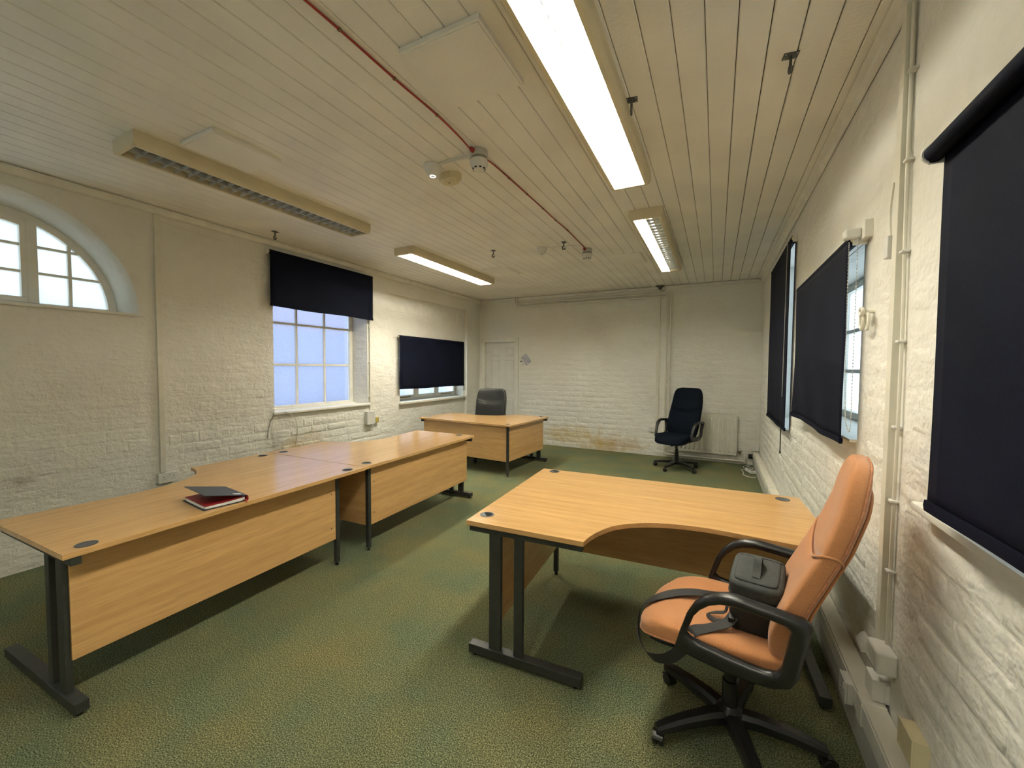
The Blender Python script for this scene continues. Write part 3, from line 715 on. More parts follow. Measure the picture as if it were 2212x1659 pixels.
def exec_chair(label, loc, ang, rot, fabric, piping, kb=5.0, zs=1.0, group=None):
    """fabric executive chair with D-loop arms; +x is forward, +y the sitter's left"""
    t = thing('office_chair', label, 'chair', loc, ang, group)
    five_star(t, rot-ang, M_BLACK)
    ob('gas_column', MB().lathe([(.030, .128), (.030, .235), (.0235, .238), (.0235, .30), (.014, .302), (.014, .40)], 18), M_BLACK, t)
    ob('tilt_mechanism', MB().rbox(-.14, .12, -.075, .075, .375, .435, .012).rbox(-.16, .16, -.23, .23, .425, .447, .008), M_BLACK, t)
    ob('tilt_knob', MB().lathe([(.026, .10), (.030, .115), (.030, .15), (.022, .158)], 16, (.02, 0, .385), 0), M_BLACK, t)
    ob('height_lever', MB().tube([(.03, -.07, .40), (.04, -.20, .392), (.05, -.25, .372)], [.006, .006, .011], 8), M_BLACK, t)
    def seatf(p):
        x, y, z = p
        front = max(0, (x-.02)/.26)
        z -= .055*front**2.4*1.0
        z += .012*(abs(y)/.24)**2*(1 if z > 0 else 0)-.012*max(0, 1-(x/.2)**2)*max(0, 1-(y/.2)**2)*(1 if z > 0 else 0)
        y *= 1-.10*max(0, front)**2-.06*max(0, -x/.27)
        return Vector((x+.058, y, z+.478))
    st = ob('seat', MB().superbox((.56, .50, .088), 4.2, 14, seatf), fabric, t, angle=180)
    rim = []
    for i in range(48):
        a = 2*PI*i/48; c, s = math.cos(a), math.sin(a); d = (abs(c)**4.2+abs(s)**4.2)**(-1/4.2)
        rim.append(seatf(Vector((c*d*.279, s*d*.249, -.012)))+Vector((0, 0, -.006)))
    ob('seat_piping', MB().tube(rim, .0045, 6, closed=True), piping, st)
    ob('seat_shell', MB().superbox((.50, .45, .03), 6, 6, lambda p: Vector((p.x+.045, p.y, p.z+.437-.03*max(0, p.x/.25)**2.4))), M_BLACK, t, angle=180)
    # backrest: centre line f(z), half width w(z), half thickness
    FZ = [(.44, -.168), (.52, -.180), (.60, -.192), (.70, -.222), (.80, -.262), (.92, -.312), (1.05, -.350), (1.20, -.376)]
    WZ = [(.44, .200), (.55, .225), (.70, .237), (.90, .232), (1.05, .222), (1.20, .205)]
    def backf(p):
        z = .825+p.z*zs; u = p.y/.24; w = lerp(WZ, z)
        seam = (1-min(1, abs(u))**6)*math.exp(-((z-(.865+.055*abs(u)**2.2))/.012)**2)
        wing = .018*abs(u)**2.5*(1-.6*max(0, min(1, (z-.80)/.35)))
        lum = .010*math.exp(-((z-.62)/.1)**2)-.004*math.exp(-((z-1.0)/.09)**2)
        f = lerp(FZ, z)+p.x*(1.0+.0)
        if p.x > 0: f += lum+wing*.9-.022*seam
        else: f += wing*.5
        return Vector((f, u*w, z))
    bk = ob('backrest', MB().superbox((.088, .48, .77), kb, 54, backf), fabric, t, angle=180)
    edge = []
    for i in range(64):
        a = 2*PI*i/64; c, s = math.cos(a), math.sin(a); d = (abs(c)**kb+abs(s)**kb)**(-1/kb)*(1-.5**kb)**(1/kb)
        edge.append(backf(Vector((-.022, c*d*.240, s*d*.385)))+Vector((-.002, 0, 0)))
    ob('edge_piping', MB().tube(edge, .0042, 6, closed=True), piping, bk)
    sp = []
    for i in range(49):
        a = R_(-140+280*i/48); c, q = math.cos(a), math.sin(a)
        px_ = .044*math.copysign(abs(c)**(2/kb), c); py_ = .24*math.copysign(abs(q)**(2/kb), q); u = abs(py_/.24)
        z = .865+.055*u**2.2-.02*max(0, -c)
        p = backf(Vector((px_, py_, (z-.825)/zs)))
        sp.append(p+Vector(((.018*(1-u**6) if c > 0 else 0)+.001*c, .0015*q, 0)))
    ob('seam_piping', MB().tube(sp, .0042, 8), fabric, bk)
    ob('back_shell', MB().superbox((.016, .40, .60), 5, 12, lambda p: backf(Vector((-.042, p.y*1.0, p.z-.01)))+Vector((p.x, 0, 0))), fabric, bk, angle=180)
    # arms
    for sd in (1, -1):
        mb = MB(); n = len(ARM_O); k = 8; vs = []
        oo = [Vector((a, 0, b)) for a, b in ARM_O]; ii = [Vector((a, 0, b)) for a, b in ARM_I]
        pts = []
        for i in range(n):
            for q in range(2):
                t_ = q/2; j = (i+1) % n
                pts.append((oo[i].lerp(oo[j], t_), ii[i].lerp(ii[j], t_)))
        for o_, i_ in pts:
            c = (o_+i_)/2; h = (o_-i_)/2; top = max(0, min(1, (c.z-.60)/.08)); th = .019+.006*top; bulge = 0.0
            y0 = sd*(.272+.010*top)
            for q in range(k):
                a = 2*PI*(q+.5)/k; ca, sa = math.cos(a), math.sin(a)
                ca = math.copysign(abs(ca)**.6, ca); sa = math.copysign(abs(sa)**.6, sa)
                vs.append(c+h*ca+Vector((0, y0+th*sa, 0)))
        m = len(pts)
        mb.add(vs, [(i*k+q, i*k+(q+1) % k, ((i+1) % m)*k+(q+1) % k, ((i+1) % m)*k+q) for i in range(m) for q in range(k)])
        ob('armrest', mb, M_BLACK, t, angle=60)
    return t
chair1 = exec_chair('orange fabric swivel chair with black loop arms, holding a camera bag', (.082, 1.852, 0), 2.965, math.atan2(1.66-1.852, -.21-.082)+.05, M_ORANGE, M_PIPING, 3.8)
chair2 = exec_chair('dark navy fabric swivel chair with loop arms in front of the radiator', (-.51, 6.56, 0), R_(250), R_(176), M_NAVY, M_NAVY, 7.0)

def leather_chair():
    t = thing('office_chair', 'black leather high-back chair tucked behind the far desk', 'chair', (-3.37, 5.72, 0), R_(-80))
    five_star(t, R_(-10), M_BLACK, .30)
    ob('gas_column', MB().lathe([(.030, .128), (.030, .235), (.0235, .238), (.0235, .40)], 18), M_BLACK, t)
    ob('tilt_mechanism', MB().rbox(-.12, .12, -.08, .08, .375, .425, .012), M_BLACK, t)
    ob('seat', MB().superbox((.50, .50, .10), 4.2, 10, lambda p: Vector((p.x+.03, p.y, p.z+.465-.03*max(0, p.x/.25)**2))), M_LEATHER, t, angle=180)
    def bf(p):
        z = .80+p.z; u = p.y/.255
        f = -.20-.13*max(0, (z-.45)/.7)**1.3+p.x
        w = .262 if z < .95 else .262-.022*((z-.95)/.2)
        if p.x > 0:
            lowz = .965+.03*0-.055*(1-abs(u)**2)
            inner = 1/(1+math.exp(-((lowz-z)/.010)))
            f += .014*inner*(1-abs(u)**8)+.03*abs(u)**3-.004
        return Vector((f, u*w, z))
    bk = ob('backrest', MB().superbox((.075, .51, .70), 9, 22, bf), M_LEATHER, t, angle=180)
    sm = []
    for i in range(17):
        u = -.9+1.8*i/16; z = .967-.055*(1-abs(u)**2)
        sm.append(bf(Vector((.037, u*.255, z-.80)))+Vector((.001, 0, 0)))
    ob('seam', MB().tube(sm, .004, 6), M_LEATHER, bk)
    ob('back_frame', MB().superbox((.03, .47, .62), 6, 8, lambda p: bf(Vector((-.04, p.y, p.z-.02)))+Vector((p.x, 0, 0))), M_BLACK, t, angle=180)
leather_chair()

# camera bag on the orange chair (chair-local placement turned into world)
CM = Matrix.Translation((.082, 1.852, 0)) @ Matrix.Rotation(2.965, 4, 'Z')
bag = thing('camera_bag', 'charcoal padded camera bag with shoulder strap on the orange chair seat', 'bag')
bag.matrix_world = CM @ Matrix.Translation((-.088, .000, .512)) @ Matrix.Rotation(R_(-11), 4, 'X') @ Matrix.Scale(1.12, 4)
ob('body', MB().superbox((.150, .190, .150), 7, 10, lambda p: Vector((p.x*(1+.05*math.cos(p.z*12)), p.y*(1+.03*math.cos(p.z*12)), p.z+.078))), M_BAG, bag, angle=180)
M_LID = plain('slate_nylon', (0.036, 0.040, 0.037), 0.75, var=0.12, scale=60, bump=0.1, bscale=500)
lid = ob('lid', MB().superbox((.158, .198, .058), 6, 10, lambda p: Vector((p.x, p.y, p.z+.178+.006*math.cos(p.x*16)*math.cos(p.y*13)))), M_LID, bag, angle=180)
ob('lid_piping', MB().tube([(a, b, .155) for a, b in [(.079*math.copysign(abs(math.cos(2*PI*i/40))**.35, math.cos(2*PI*i/40)), .099*math.copysign(abs(math.sin(2*PI*i/40))**.35, math.sin(2*PI*i/40))) for i in range(40)]], .003, 6, closed=True), M_STRAP, lid)
ob('lid_panel', MB().superbox((.128, .150, .010), 8, 6, lambda p: Vector((p.x, p.y+.006, p.z+.2085))), M_LID, lid, angle=180)
RIB = [(-.0165, -.0014), (.0165, -.0014), (.0165, .0014), (-.0165, .0014)]
ob('handle', MB().sweep(bez([(.0, .055, .212), (.0, .030, .222), (.0, .0, .243), (.0, -.022, .243), (.0, -.030, .226), (.0, -.034, .212)], 6), [(-.012, -.004), (.012, -.004), (.012, .004), (-.012, .004)], upv=(0, 0, 1)), M_LID, lid)
ob('zip', MB().tube([(-.072, -.062, .2115), (-.02, -.068, .2125), (.06, -.066, .211)], .002, 6), M_STRAP, lid)
bl = CM.inverted()
def cl(f, s, z): return (bag.matrix_world.inverted() @ (CM @ Vector((f, s, z))))
strap_pts = [(-.03, -.085, .60), (.01, -.10, .545), (.07, -.085, .527), (.14, -.045, .533), (.20, -.02, .525), (.25, .01, .512), (.305, .05, .490), (.345, .08, .455), (.352, .10, .40), (.335, .14, .36), (.30, .19, .352), (.25, .240, .362), (.19, .249, .385), (.145, .250, .43), (.115, .247, .49), (.095, .232, .526), (.05, .19, .533), (.0, .14, .545), (-.02, .118, .57)]
nrm = [(0, .2, 1)]*6+[(.5, .2, .8), (1, .2, .2), (1, .2, 0), (.8, .4, -.4), (.3, .9, -.5), (0, 1, -.4), (0, 1, -.2), (0, 1, 0), (0, 1, .3), (0, .5, 1), (0, .1, 1), (0, .1, 1), (.3, .6, .7)]
def ribbon(pts, nrms, w, th, n=6):
    P = bez(pts, n); N = bez(nrms, n); vs = []; m = len(P)
    for i in range(m):
        t_ = (P[min(i+1, m-1)]-P[max(i-1, 0)]).normalized(); nn = N[i]-t_*N[i].dot(t_)
        nn = nn.normalized() if nn.length > 1e-5 else Vector((0, 0, 1)); sd = t_.cross(nn)
        vs += [P[i]+sd*a+nn*b for a, b in ((-w, -th), (w, -th), (w, th), (-w, th))]
    fs = [(i*4+q, i*4+(q+1) % 4, i*4+4+(q+1) % 4, i*4+4+q) for i in range(m-1) for q in range(4)]+[(0, 1, 2, 3), tuple((m-1)*4+q for q in range(4))]
    return MB().add(vs, fs)
rot3 = (bag.matrix_world.inverted() @ CM).to_3x3()
ob('shoulder_strap', ribbon([cl(*p) for p in strap_pts], [rot3 @ Vector(q) for q in nrm], .019, .0012), M_STRAP, bag)
ob('loose_strap', ribbon([cl(*p) for p in [(.0, .03, .60), (.012, .045, .565), (.02, .055, .54), (.055, .06, .527), (.075, .085, .525), (.05, .11, .526), (.02, .12, .535)]], [rot3 @ Vector((.2, 0, 1))]*2+[rot3 @ Vector((.6, .3, .8))]*5, .007, .001), M_STRAP, bag)
ob('buckle', MB().rbox(.055, .075, .080, .112, .045, .075, .004), M_BLACK, bag)

# ================================================================== notebook
nbk = thing('notebook', 'grey hardback notebook with red endpaper lying half open on the desk', 'notebook', (-2.596, 1.2995, TOPZ+.0005), math.atan2(-.037, .307))
hx, hy = .150, .108
ob('back_cover', MB().rbox(-hx, hx, -hy, hy, 0, .0028, .001), M_COVER, nbk)
ob('page_block', MB().superbox((.292, .206, .017), 14, 6, lambda p: Vector((p.x, p.y+.002, p.z+.0115+.004*max(0, p.y/.1)**3*(1 if p.z > 0 else 0)))), M_PAPER, nbk, angle=40)
rp = MB(); vs = []; N_ = 10
for i in range(N_+1):
    y = -.100+.200*i/N_; z = .0212+.011*max(0, (y+.02)/.12)**2
    vs += [(-.145, y, z), (.145, y, z), (-.145, y, z-.0006), (.145, y, z-.0006)]
fs = []
for i in range(N_):
    a, b = i*4, i*4+4; fs += [(a, a+1, b+1, b), (a+2, b+2, b+3, a+3), (a, b, b+2, a+2), (a+1, a+3, b+3, b+1)]
fs += [(0, 2, 3, 1), (N_*4, N_*4+1, N_*4+3, N_*4+2)]
ob('red_endpaper', rp.add(vs, fs), M_REDPAGE, nbk, angle=60)
cvm = MB().rbox(-hx, hx, -2*hy, 0, 0, .0028, .001).xf(Matrix.Translation((0, hy+.002, .030)) @ Matrix.Rotation(R_(-13.5), 4, 'X'))
fc = ob('front_cover', cvm, M_COVER, nbk)
ob('cover_label', MB().box(.095, .125, -.060, -.020, .0028, .0034).xf(Matrix.Translation((0, hy+.002, .030)) @ Matrix.Rotation(R_(-13.5), 4, 'X')), M_PAPER, fc, smooth=False)
ob('spine', MB().prism([(hy-.002, 0), (hy+.006, .003), (hy+.008, .016), (hy+.005, .031), (hy-.002, .034), (hy+.002, .028), (hy+.004, .016), (hy, .004)], -hx, hx, axis=0), M_REDPAGE, nbk)
ob('ribbon_marker', ribbon([(.145, .092, .012), (.158, .098, .011), (.172, .094, .006), (.186, .088, .0018)], [(0, 0, 1)]*4, .004, .0006), M_RED, nbk)

# ================================================================== ceiling lights
def light_fitting(label, xc, y0, y1, rz, lit, deep=False):
    """surface fluorescent fitting, two tubes over a cross-blade louvre; lit = (left tube, right tube)"""
    L = (y1-y0)/2
    t = thing('fluorescent_light', label, 'ceiling light', (xc, (y0+y1)/2, H), rz)
    wt, wb, D = .143, .130, .088; wo = .104
    side = [(wt, 0), (wt+.001, -.05), (wt-.004, -.072), (wt-.016, -D), (wo+.002, -D), (wo, -D+.004), (wo, -.03), (wo, -.012), (wo, -.006), (wt, -.002)]
    for sg in (-1, 1):
        ob('side_cover', MB().prism([(sg*a, b) for a, b in side], -L+.02, L-.02, axis=1), M_FIXTURE, t, angle=50)
        pe = [(-wt, 0), (wt, 0), (wt+.001, -.05), (wt-.004, -.072), (wt-.018, -D), (-wt+.018, -D), (-wt+.004, -.072), (-wt-.001, -.05)]
        ob('end_cap', MB().prism(pe, sg*L, sg*(L-.022), axis=1), M_FIXTURE, t, angle=50)
    ob('back_plate', MB().box(-wo, wo, -L+.02, L-.02, -.012, -.004), M_WHITEP, t, smooth=False)
    ob('louvre_spine', MB().prism([(-.003, -.024 if deep else -.070), (.003, -.024 if deep else -.070), (.0018, -D+.002), (-.0018, -D+.002)], -L+.022, L-.022, axis=1), M_LOUVRE, t, smooth=False)
    nb_ = 25; pitch = (2*L-.044)/nb_
    bm_ = mesh_of(MB().prism([(-.0022-.002*deep, -.066), (.0022+.002*deep, -.066), (.0008, -D+.003), (-.0008, -D+.003)], -wo+.001, wo-.001, axis=0), 'louvre_blade', M_LOUVRE, False)
    for i in range(1, nb_):
        o = ob('louvre_blade', bm_, M_LOUVRE, t); o.location = (0, -L+.022+pitch*i, 0)
    for sg, on in ((-1, lit[0]), (1, lit[1])):
        ob('tube', MB().tube([(sg*.052, -L+.05, -.050), (sg*.052, L-.05, -.050)], .013, 14), M_TUBES[on-1] if on else M_TUBEOFF, t)
    return t
light_fitting('large bright fluorescent light overhead, nearest the camera', -.596, 1.24, 3.07, 0, (1, 1))
light_fitting('unseen fluorescent light added behind the camera to fill the foreground', -.596, -1.38, .45, 0, (4, 4))  # fitting added out of view so the foreground is not too dark
light_fitting('switched-off fluorescent light showing its grey louvre cells', -3.245, 1.175, 2.985, R_(-1.2), (0, 0), True)
light_fitting('lit fluorescent light above the far desk, near the left windows', -3.305, 3.70, 5.62, 0, (2, 2))
light_fitting('half-lit fluorescent light with only its left tube on', -.590, 3.735, 5.91, 0, (3, 0), True)

# flat square boards fixed to the ceiling
def ceiling_panel(label, x0, x1, y0, y1, th=.026):
    t = thing('ceiling_panel', label, 'panel', ((x0+x1)/2, (y0+y1)/2, H), 0, 'square ceiling panels')
    a, b = (x1-x0)/2, (y1-y0)/2
    ob('board', MB().rbox(-a+.012, a-.012, -b+.012, b-.012, -th, 0, .003), M_CEIL, t)
    for nm, q in (('edge_strip', (-a, a, -b, -b+.012)), ('edge_strip', (-a, a, b-.012, b)), ('edge_strip', (-a, -a+.012, -b+.012, b-.012)), ('edge_strip', (a-.012, a, -b+.012, b-.012))):
        ob(nm, MB().rbox(q[0], q[1], q[2], q[3], -th+.003, 0, .002), M_CEIL, t)
ceiling_panel('white square ceiling panel beside the bright overhead light', -1.285, -.872, 1.412, 1.835)
ceiling_panel('white square ceiling panel beside the switched-off light', -3.035, -2.672, 1.37, 1.79)
ceiling_panel('white square ceiling panel beside the lit light above the far desk', -3.03, -2.63, 5.02, 5.46, .018)
ceiling_panel('white square ceiling panel beside the half-lit light', -1.235, -.848, 5.10, 5.58, .018)

def smoke_detector(label, xx, yy):
    t = thing('smoke_detector', label, 'smoke alarm', (xx, yy, H), 0, 'smoke detectors on the red cable')
    ob('base', MB().lathe([(.055, 0), (.057, -.004), (.057, -.036), (.055, -.042)], 28), M_GREYP, t)
    ob('collar', MB().lathe([(.050, -.041), (.050, -.060)], 28), plain('smoked_plastic', (.30, .28, .22), .4), t)
    ob('head', MB().lathe([(.055, -.059), (.058, -.064), (.058, -.086), (.051, -.104), (.040, -.111), (.034, -.121), (.013, -.126)], 28), M_WHITEP, t)
    for k in range(8):
        a = 2*PI*k/8; m_ = MB().box(-.007, .007, -.003, .003, -.1175, -.1085).xf(Matrix.Rotation(a, 4, 'Z') @ Matrix.Translation((0, -.0385, 0)))
        ob('vent_slot', m_, M_BLACKH, t, smooth=False)
    ob('cable_gland', MB().lathe([(.012, -.050), (.015, -.047), (.015, -.075), (.010, -.084)], 12, (-.012, 0, -.018), 1), M_RED, t)
smoke_detector('white smoke detector mid-ceiling with three wires to a sensor', -1.411, 2.295)
smoke_detector('small far smoke detector at the end of the red cable', -1.395, 4.70)
def cable(name, label, pts, r, mat, cat='cable', clips=(), sub=6, cm=None):
    t = thing(name, label, cat, pts[0]); o0 = Vector(pts[0])
    ob('wire', MB().tube([p-o0 for p in bez(pts, sub)], r, 8), mat, t)
    for c in clips:
        ob('cable_clip', MB().lathe([(r*1.7, -.004), (r*1.7, .004)], 12, tuple(Vector(c)-o0), 1), cm or M_BRASS, t)
    return t
cz = H-.006
cable('red_cable', 'red cable clipped along the ceiling toward the near smoke detector', [(-1.445, YN+.1, cz), (-1.445, .6, cz), (-1.43, 1.22, cz), (-1.428, 1.54, cz), (-1.417, 1.86, cz), (-1.424, 2.1, cz-.003), (-1.424, 2.215, cz-.018)], .0052, M_RED,
      clips=[(-1.43, 1.22, cz), (-1.428, 1.54, cz), (-1.417, 1.86, cz)])
cable('red_cable', 'red cable running on from the near to the far smoke detector', [(-1.408, 2.36, cz-.015), (-1.406, 2.45, cz), (-1.40, 2.70, cz), (-1.397, 3.01, cz), (-1.394, 3.34, cz), (-1.394, 3.65, cz), (-1.386, 3.97, cz), (-1.395, 4.3, cz), (-1.402, 4.55, cz), (-1.405, 4.625, cz-.015)], .0048, M_RED,
      clips=[(-1.40, 2.70, cz), (-1.397, 3.01, cz), (-1.394, 3.34, cz), (-1.394, 3.65, cz), (-1.386, 3.97, cz)])
def dome_sensor(label, xx, yy, led):
    t = thing('presence_sensor', label, 'sensor', (xx, yy, H))
    ob('body', MB().lathe([(.062, 0), (.064, -.012), (.058, -.030), (.048, -.052), (.036, -.068), (.016, -.073)], 28), M_WHITEP, t)
    if led: ob('indicator_ring', MB().tube([(.018*math.cos(2*PI*i/24), .018*math.sin(2*PI*i/24), -.0735) for i in range(24)], .0028, 8, closed=True), M_LED, t)
    else: ob('lens', MB().lathe([(.02, -.070), (.014, -.078), (.004, -.08)], 16), M_GREYP, t)
dome_sensor('white cone sensor with glowing ring wired to the near detector', -1.80, 2.315, True)
dome_sensor('plain white dome sensor left of the far smoke detector', -1.86, 4.43, False)
oc = thing('alarm_sensor', 'yellowed octagonal ceiling sensor beside the ringed cone sensor', 'sensor', (-1.765, 2.475, H))
o8 = [(  .088*math.cos(PI/8+PI/4*i), .062*math.sin(PI/8+PI/4*i)) for i in range(8)]
mb = MB(); vs = [(a, b, 0) for a, b in o8]+[(a, b, -.045) for a, b in o8]+[(a*.72, b*.72, -.062) for a, b in o8]
mb.add(vs, [(l*8+q, l*8+(q+1) % 8, l*8+8+(q+1) % 8, l*8+8+q) for l in range(2) for q in range(8)]+[tuple(range(8)), tuple(range(16, 24))])
ob('casing', mb, M_CREAMP, oc, smooth=False); ob('test_hole', MB().lathe([(.006, -.061), (.006, -.0628)], 12, (-.004, -.008, 0)), M_BLACKH, oc)
for k, dy in enumerate((-.016, 0, .018)):
    cable('sensor_wire', ['upper white wire from the cone sensor to the detector', 'middle white wire from the cone sensor to the detector', 'lower white wire from the cone sensor to the detector'][k],
          [(-1.738, 2.310+dy*.4, cz), (-1.62, 2.302+dy, cz), (-1.52, 2.297+dy*1.4, cz-.002), (-1.462, 2.295+dy*1.3, cz-.008)], .0035, M_WHITEP, 'wire')
cable('sensor_wire', 'thin white wire between the far dome sensor and the red cable', [(-1.796, 4.43, cz), (-1.62, 4.46, cz+.002), (-1.48, 4.50, cz+.002), (-1.41, 4.53, cz)], .0035, M_WHITEP, 'wire')

def hook(label, xx, yy, rz, s=1.0):
    t = thing('ceiling_hook', label, 'hook', (xx, yy, H), rz, 'steel hooks screwed to the ceiling')
    pt_ = ob('plate', MB().rbox(-.030*s, .030*s, -.022*s, .022*s, -.004, 0, .0012), M_ZINC, t)
    for a, b in ((-.022, -.015), (.022, -.015), (-.022, .015), (.022, .015)):
        ob('screw', MB().lathe([(.0035*s, -.0052), (.0035*s, -.003)], 8, (a*s, b*s, 0)), M_LOUVRE, pt_)
    pth = [(0, 0, -.003), (0, 0, -.03*s), (0, .0, -.042*s)]+[(0, .016*s*math.cos(PI/2-a)*1.0-.0*s+0, -.058*s+.016*s*math.sin(PI/2-a)) for a in [PI*i/8 for i in range(1, 9)]]+[(0, -.012*s, -.066*s), (0, -.015*s, -.056*s)]
    ob('hook', MB().tube(pth, [.0058*s]*len(pth), 8), M_ZINC, t)
hook('grey steel ceiling hook near the right wall, largest in view', .262, 2.222, R_(8))
hook('grey steel ceiling hook just right of the bright overhead light', -.430, 2.215, R_(8))
hook('grey steel ceiling hook above the left wall by the arched window', -4.147, 2.70, R_(100), 1.1)
hook('grey steel ceiling hook beside the lit light over the far desk', -2.424, 4.28, R_(95), 1.1)
hook('grey steel ceiling hook between the dome sensor and far detector', -1.555, 4.338, R_(95), 1.1)
bk_ = thing('wall_bracket', 'dark metal cable bracket where the conduit meets the ceiling', 'bracket', (-.885, YB-.05, H-.003))
ob('plate', MB().rbox(-.07, .07, -.05, .022, -.012, 0, .003), M_ZINC, bk_); ob('stem', MB().lathe([(.050, -.012), (.028, -.04), (.016, -.062), (.008, -.07)], 12), M_ZINC, bk_)
ob('wire_loop', MB().tube(bez([(.0, -.01, -.055), (.04, -.01, -.085), (.075, 0, -.07), (.085, .01, -.03)], 6), .004, 6), M_ZINC, bk_)

# ================================================================== blinds
def wave(u, v, a): return a*math.sin(u*2.3+.6)*math.sin(v*2.0)+.5*a*math.sin(u*6.1+v*3)
def blind(label, wall, y0, y1, z0, z1, off, roll=.028, droop=0.0, amp=.004, taper=0.0, fall=0.0, front=False):
    """roller blind on a side wall; wall = -1 left (faces +x) or 1 right (faces -x)"""
    xw = XL if wall < 0 else XR; nx = 1 if wall < 0 else -1
    t = thing('roller_blind', label, 'blind', (xw+nx*off, (y0+y1)/2, z1), 0, 'dark navy roller blinds')
    hw = (y1-y0)/2; hh = z1-z0; nu, nv = 24, 24; mb = MB(); vs = []
    for side in (0, 1):
        for j in range(nv+1):
            for i in range(nu+1):
                u, v = i/nu*2-1, j/nv
                x_ = nx*(wave(u*hw*2, v*hh*2, amp)*v-.0006*side+fall*v)
                vs.append((x_, u*hw*(1-taper*v), -v*hh-droop*v*(u*u-1)*-1+(.004*math.sin(u*5)*v)))
    n1 = (nu+1)*(nv+1); fs = []
    for j in range(nv):
        for i in range(nu):
            a = j*(nu+1)+i; fs += [(a, a+1, a+nu+2, a+nu+1), (n1+a, n1+a+nu+1, n1+a+nu+2, n1+a+1)]
    for i in range(nu): fs += [(i, n1+i, n1+i+1, i+1), (nv*(nu+1)+i, nv*(nu+1)+i+1, n1+nv*(nu+1)+i+1, n1+nv*(nu+1)+i)]
    for j in range(nv): fs += [(j*(nu+1), (j+1)*(nu+1), n1+(j+1)*(nu+1), n1+j*(nu+1)), (j*(nu+1)+nu, n1+j*(nu+1)+nu, n1+(j+1)*(nu+1)+nu, (j+1)*(nu+1)+nu)]
    ob('fabric', mb.add(vs, fs), M_BLIND, t, angle=180)
    rx = nx*roll*.95 if front else -nx*roll*.9; re = -.004 if front else 0
    ob('roller', MB().tube([(rx, -hw-re, 0), (rx, hw+re, 0)], roll, 20), M_BLIND, t)
    bar = []
    for i in range(nu+1):
        u = i/nu*2-1; bar.append((nx*(wave(u*hw*2, hh*2, amp)+fall), u*hw*(1-taper), -hh-droop*(u*u-1)*-1+.004*math.sin(u*5)))
    ob('bottom_bar', MB().sweep(bar, [(-.006, -.016), (.006, -.016), (.008, 0), (.006, .014), (-.006, .014), (-.008, 0)]), M_BLIND, t)
    for sg in (-1, 1):
        depth = off+.01
        ob('bracket', MB().rbox(*sorted((-nx*(off-.002), rx+nx*.012)), *sorted((sg*(hw+re+.002), sg*(hw+re+.008))), -roll-.006, roll+.004, .003), M_WHITEP, t)
        ob('end_plug', MB().lathe([(roll*.8, 0), (roll*.8, sg*.004), (roll*.4, sg*.006)], 16, (rx, sg*(hw+re), 0), 1), M_CREAMP, t)
        if front: ob('end_disc', MB().lathe([(roll*1.15, 0), (roll*1.22, sg*.004), (roll*1.15, sg*.008)], 20, (rx, sg*(hw+re+.002), 0), 1), M_WHITEP, t)
    return t
blind('navy roller blind over the arched window on the left wall', -1, 2.815, 4.312, 2.195, 2.782, .07, .024, amp=.003)
blind('black roller blind over the wide low window in the far left panel', -1, 4.918, 6.752, 1.168, 1.995, .012, .022, amp=.004)
b_r2 = blind('navy roller blind with a bead chain on the right wall', 1, 2.47, 3.90, 1.165, 2.135, .07, .026, amp=.008, taper=.005)
b_r3 = blind('tall narrow-looking navy blind farthest along the right wall', 1, 4.42, 5.90, .958, 2.69, .05, .026, amp=.003)
b_r1 = blind('large navy roller blind nearest the camera at the right edge', 1, .27, 1.497, 1.148, 2.095, .094, .022, amp=.003, front=True)
# bead chain of the second blind
def chain(parent, pts, r=.0028):
    P = bez(pts, 40); mb = MB(); acc = 0; last = P[0]
    beads = [P[0]]
    for p in P[1:]:
        if (p-beads[-1]).length >= .0085: beads.append(p)
    for p in beads:
        mb.lathe([(.0005, -r), (r*.8, -r*.6), (r, 0), (r*.8, r*.6), (.0005, r)], 6, tuple(p))
    mb.tube(P[::4]+[P[-1]], .0009, 4)
    o = ob('bead_chain', mb, M_GREYP, parent); o['kind'] = 'stuff'
yb2 = (2.47+3.90)/2
chain(b_r2, [(-.004, 2.455-yb2, -.02), (-.004, 2.450-yb2, -.30), (-.004, 2.435-yb2, -.60), (-.004, 2.41-yb2, -.82), (-.004, 2.36-yb2, -.895), (-.004, 2.318-yb2, -.87), (-.004, 2.318-yb2, -.60), (-.002, 2.325-yb2, -.30), (0, 2.335-yb2, -.03)])
yb3 = (4.42+5.90)/2
pc = ob('pull_cord', MB().tube([(-.022, 4.455-yb3, -.02), (-.024, 4.452-yb3, -.9), (-.026, 4.45-yb3, -1.45)], .0022, 6), M_GREYP, b_r3)
ob('cord_pull', MB().tube([(-.026, 4.45-yb3, -1.43), (-.027, 4.45-yb3, -1.93), (-.027, 4.45-yb3, -1.955)], [.004, .0045, .009], 8), M_BLACK, pc)
# white blocks above the second blind's near end
blk = thing('timber_block', 'white painted timber block above the chain blind', 'block', (XR, 2.5, 2.15))
ob('batten', MB().rbox(-.032, .001, -.10, 1.40, -.028, .052, .004), M_TRIM, blk)
ob('pelmet_end', MB().rbox(-.095, -.03, -.062, -.012, -.018, .030, .010, 3), M_WHITEP, blk)

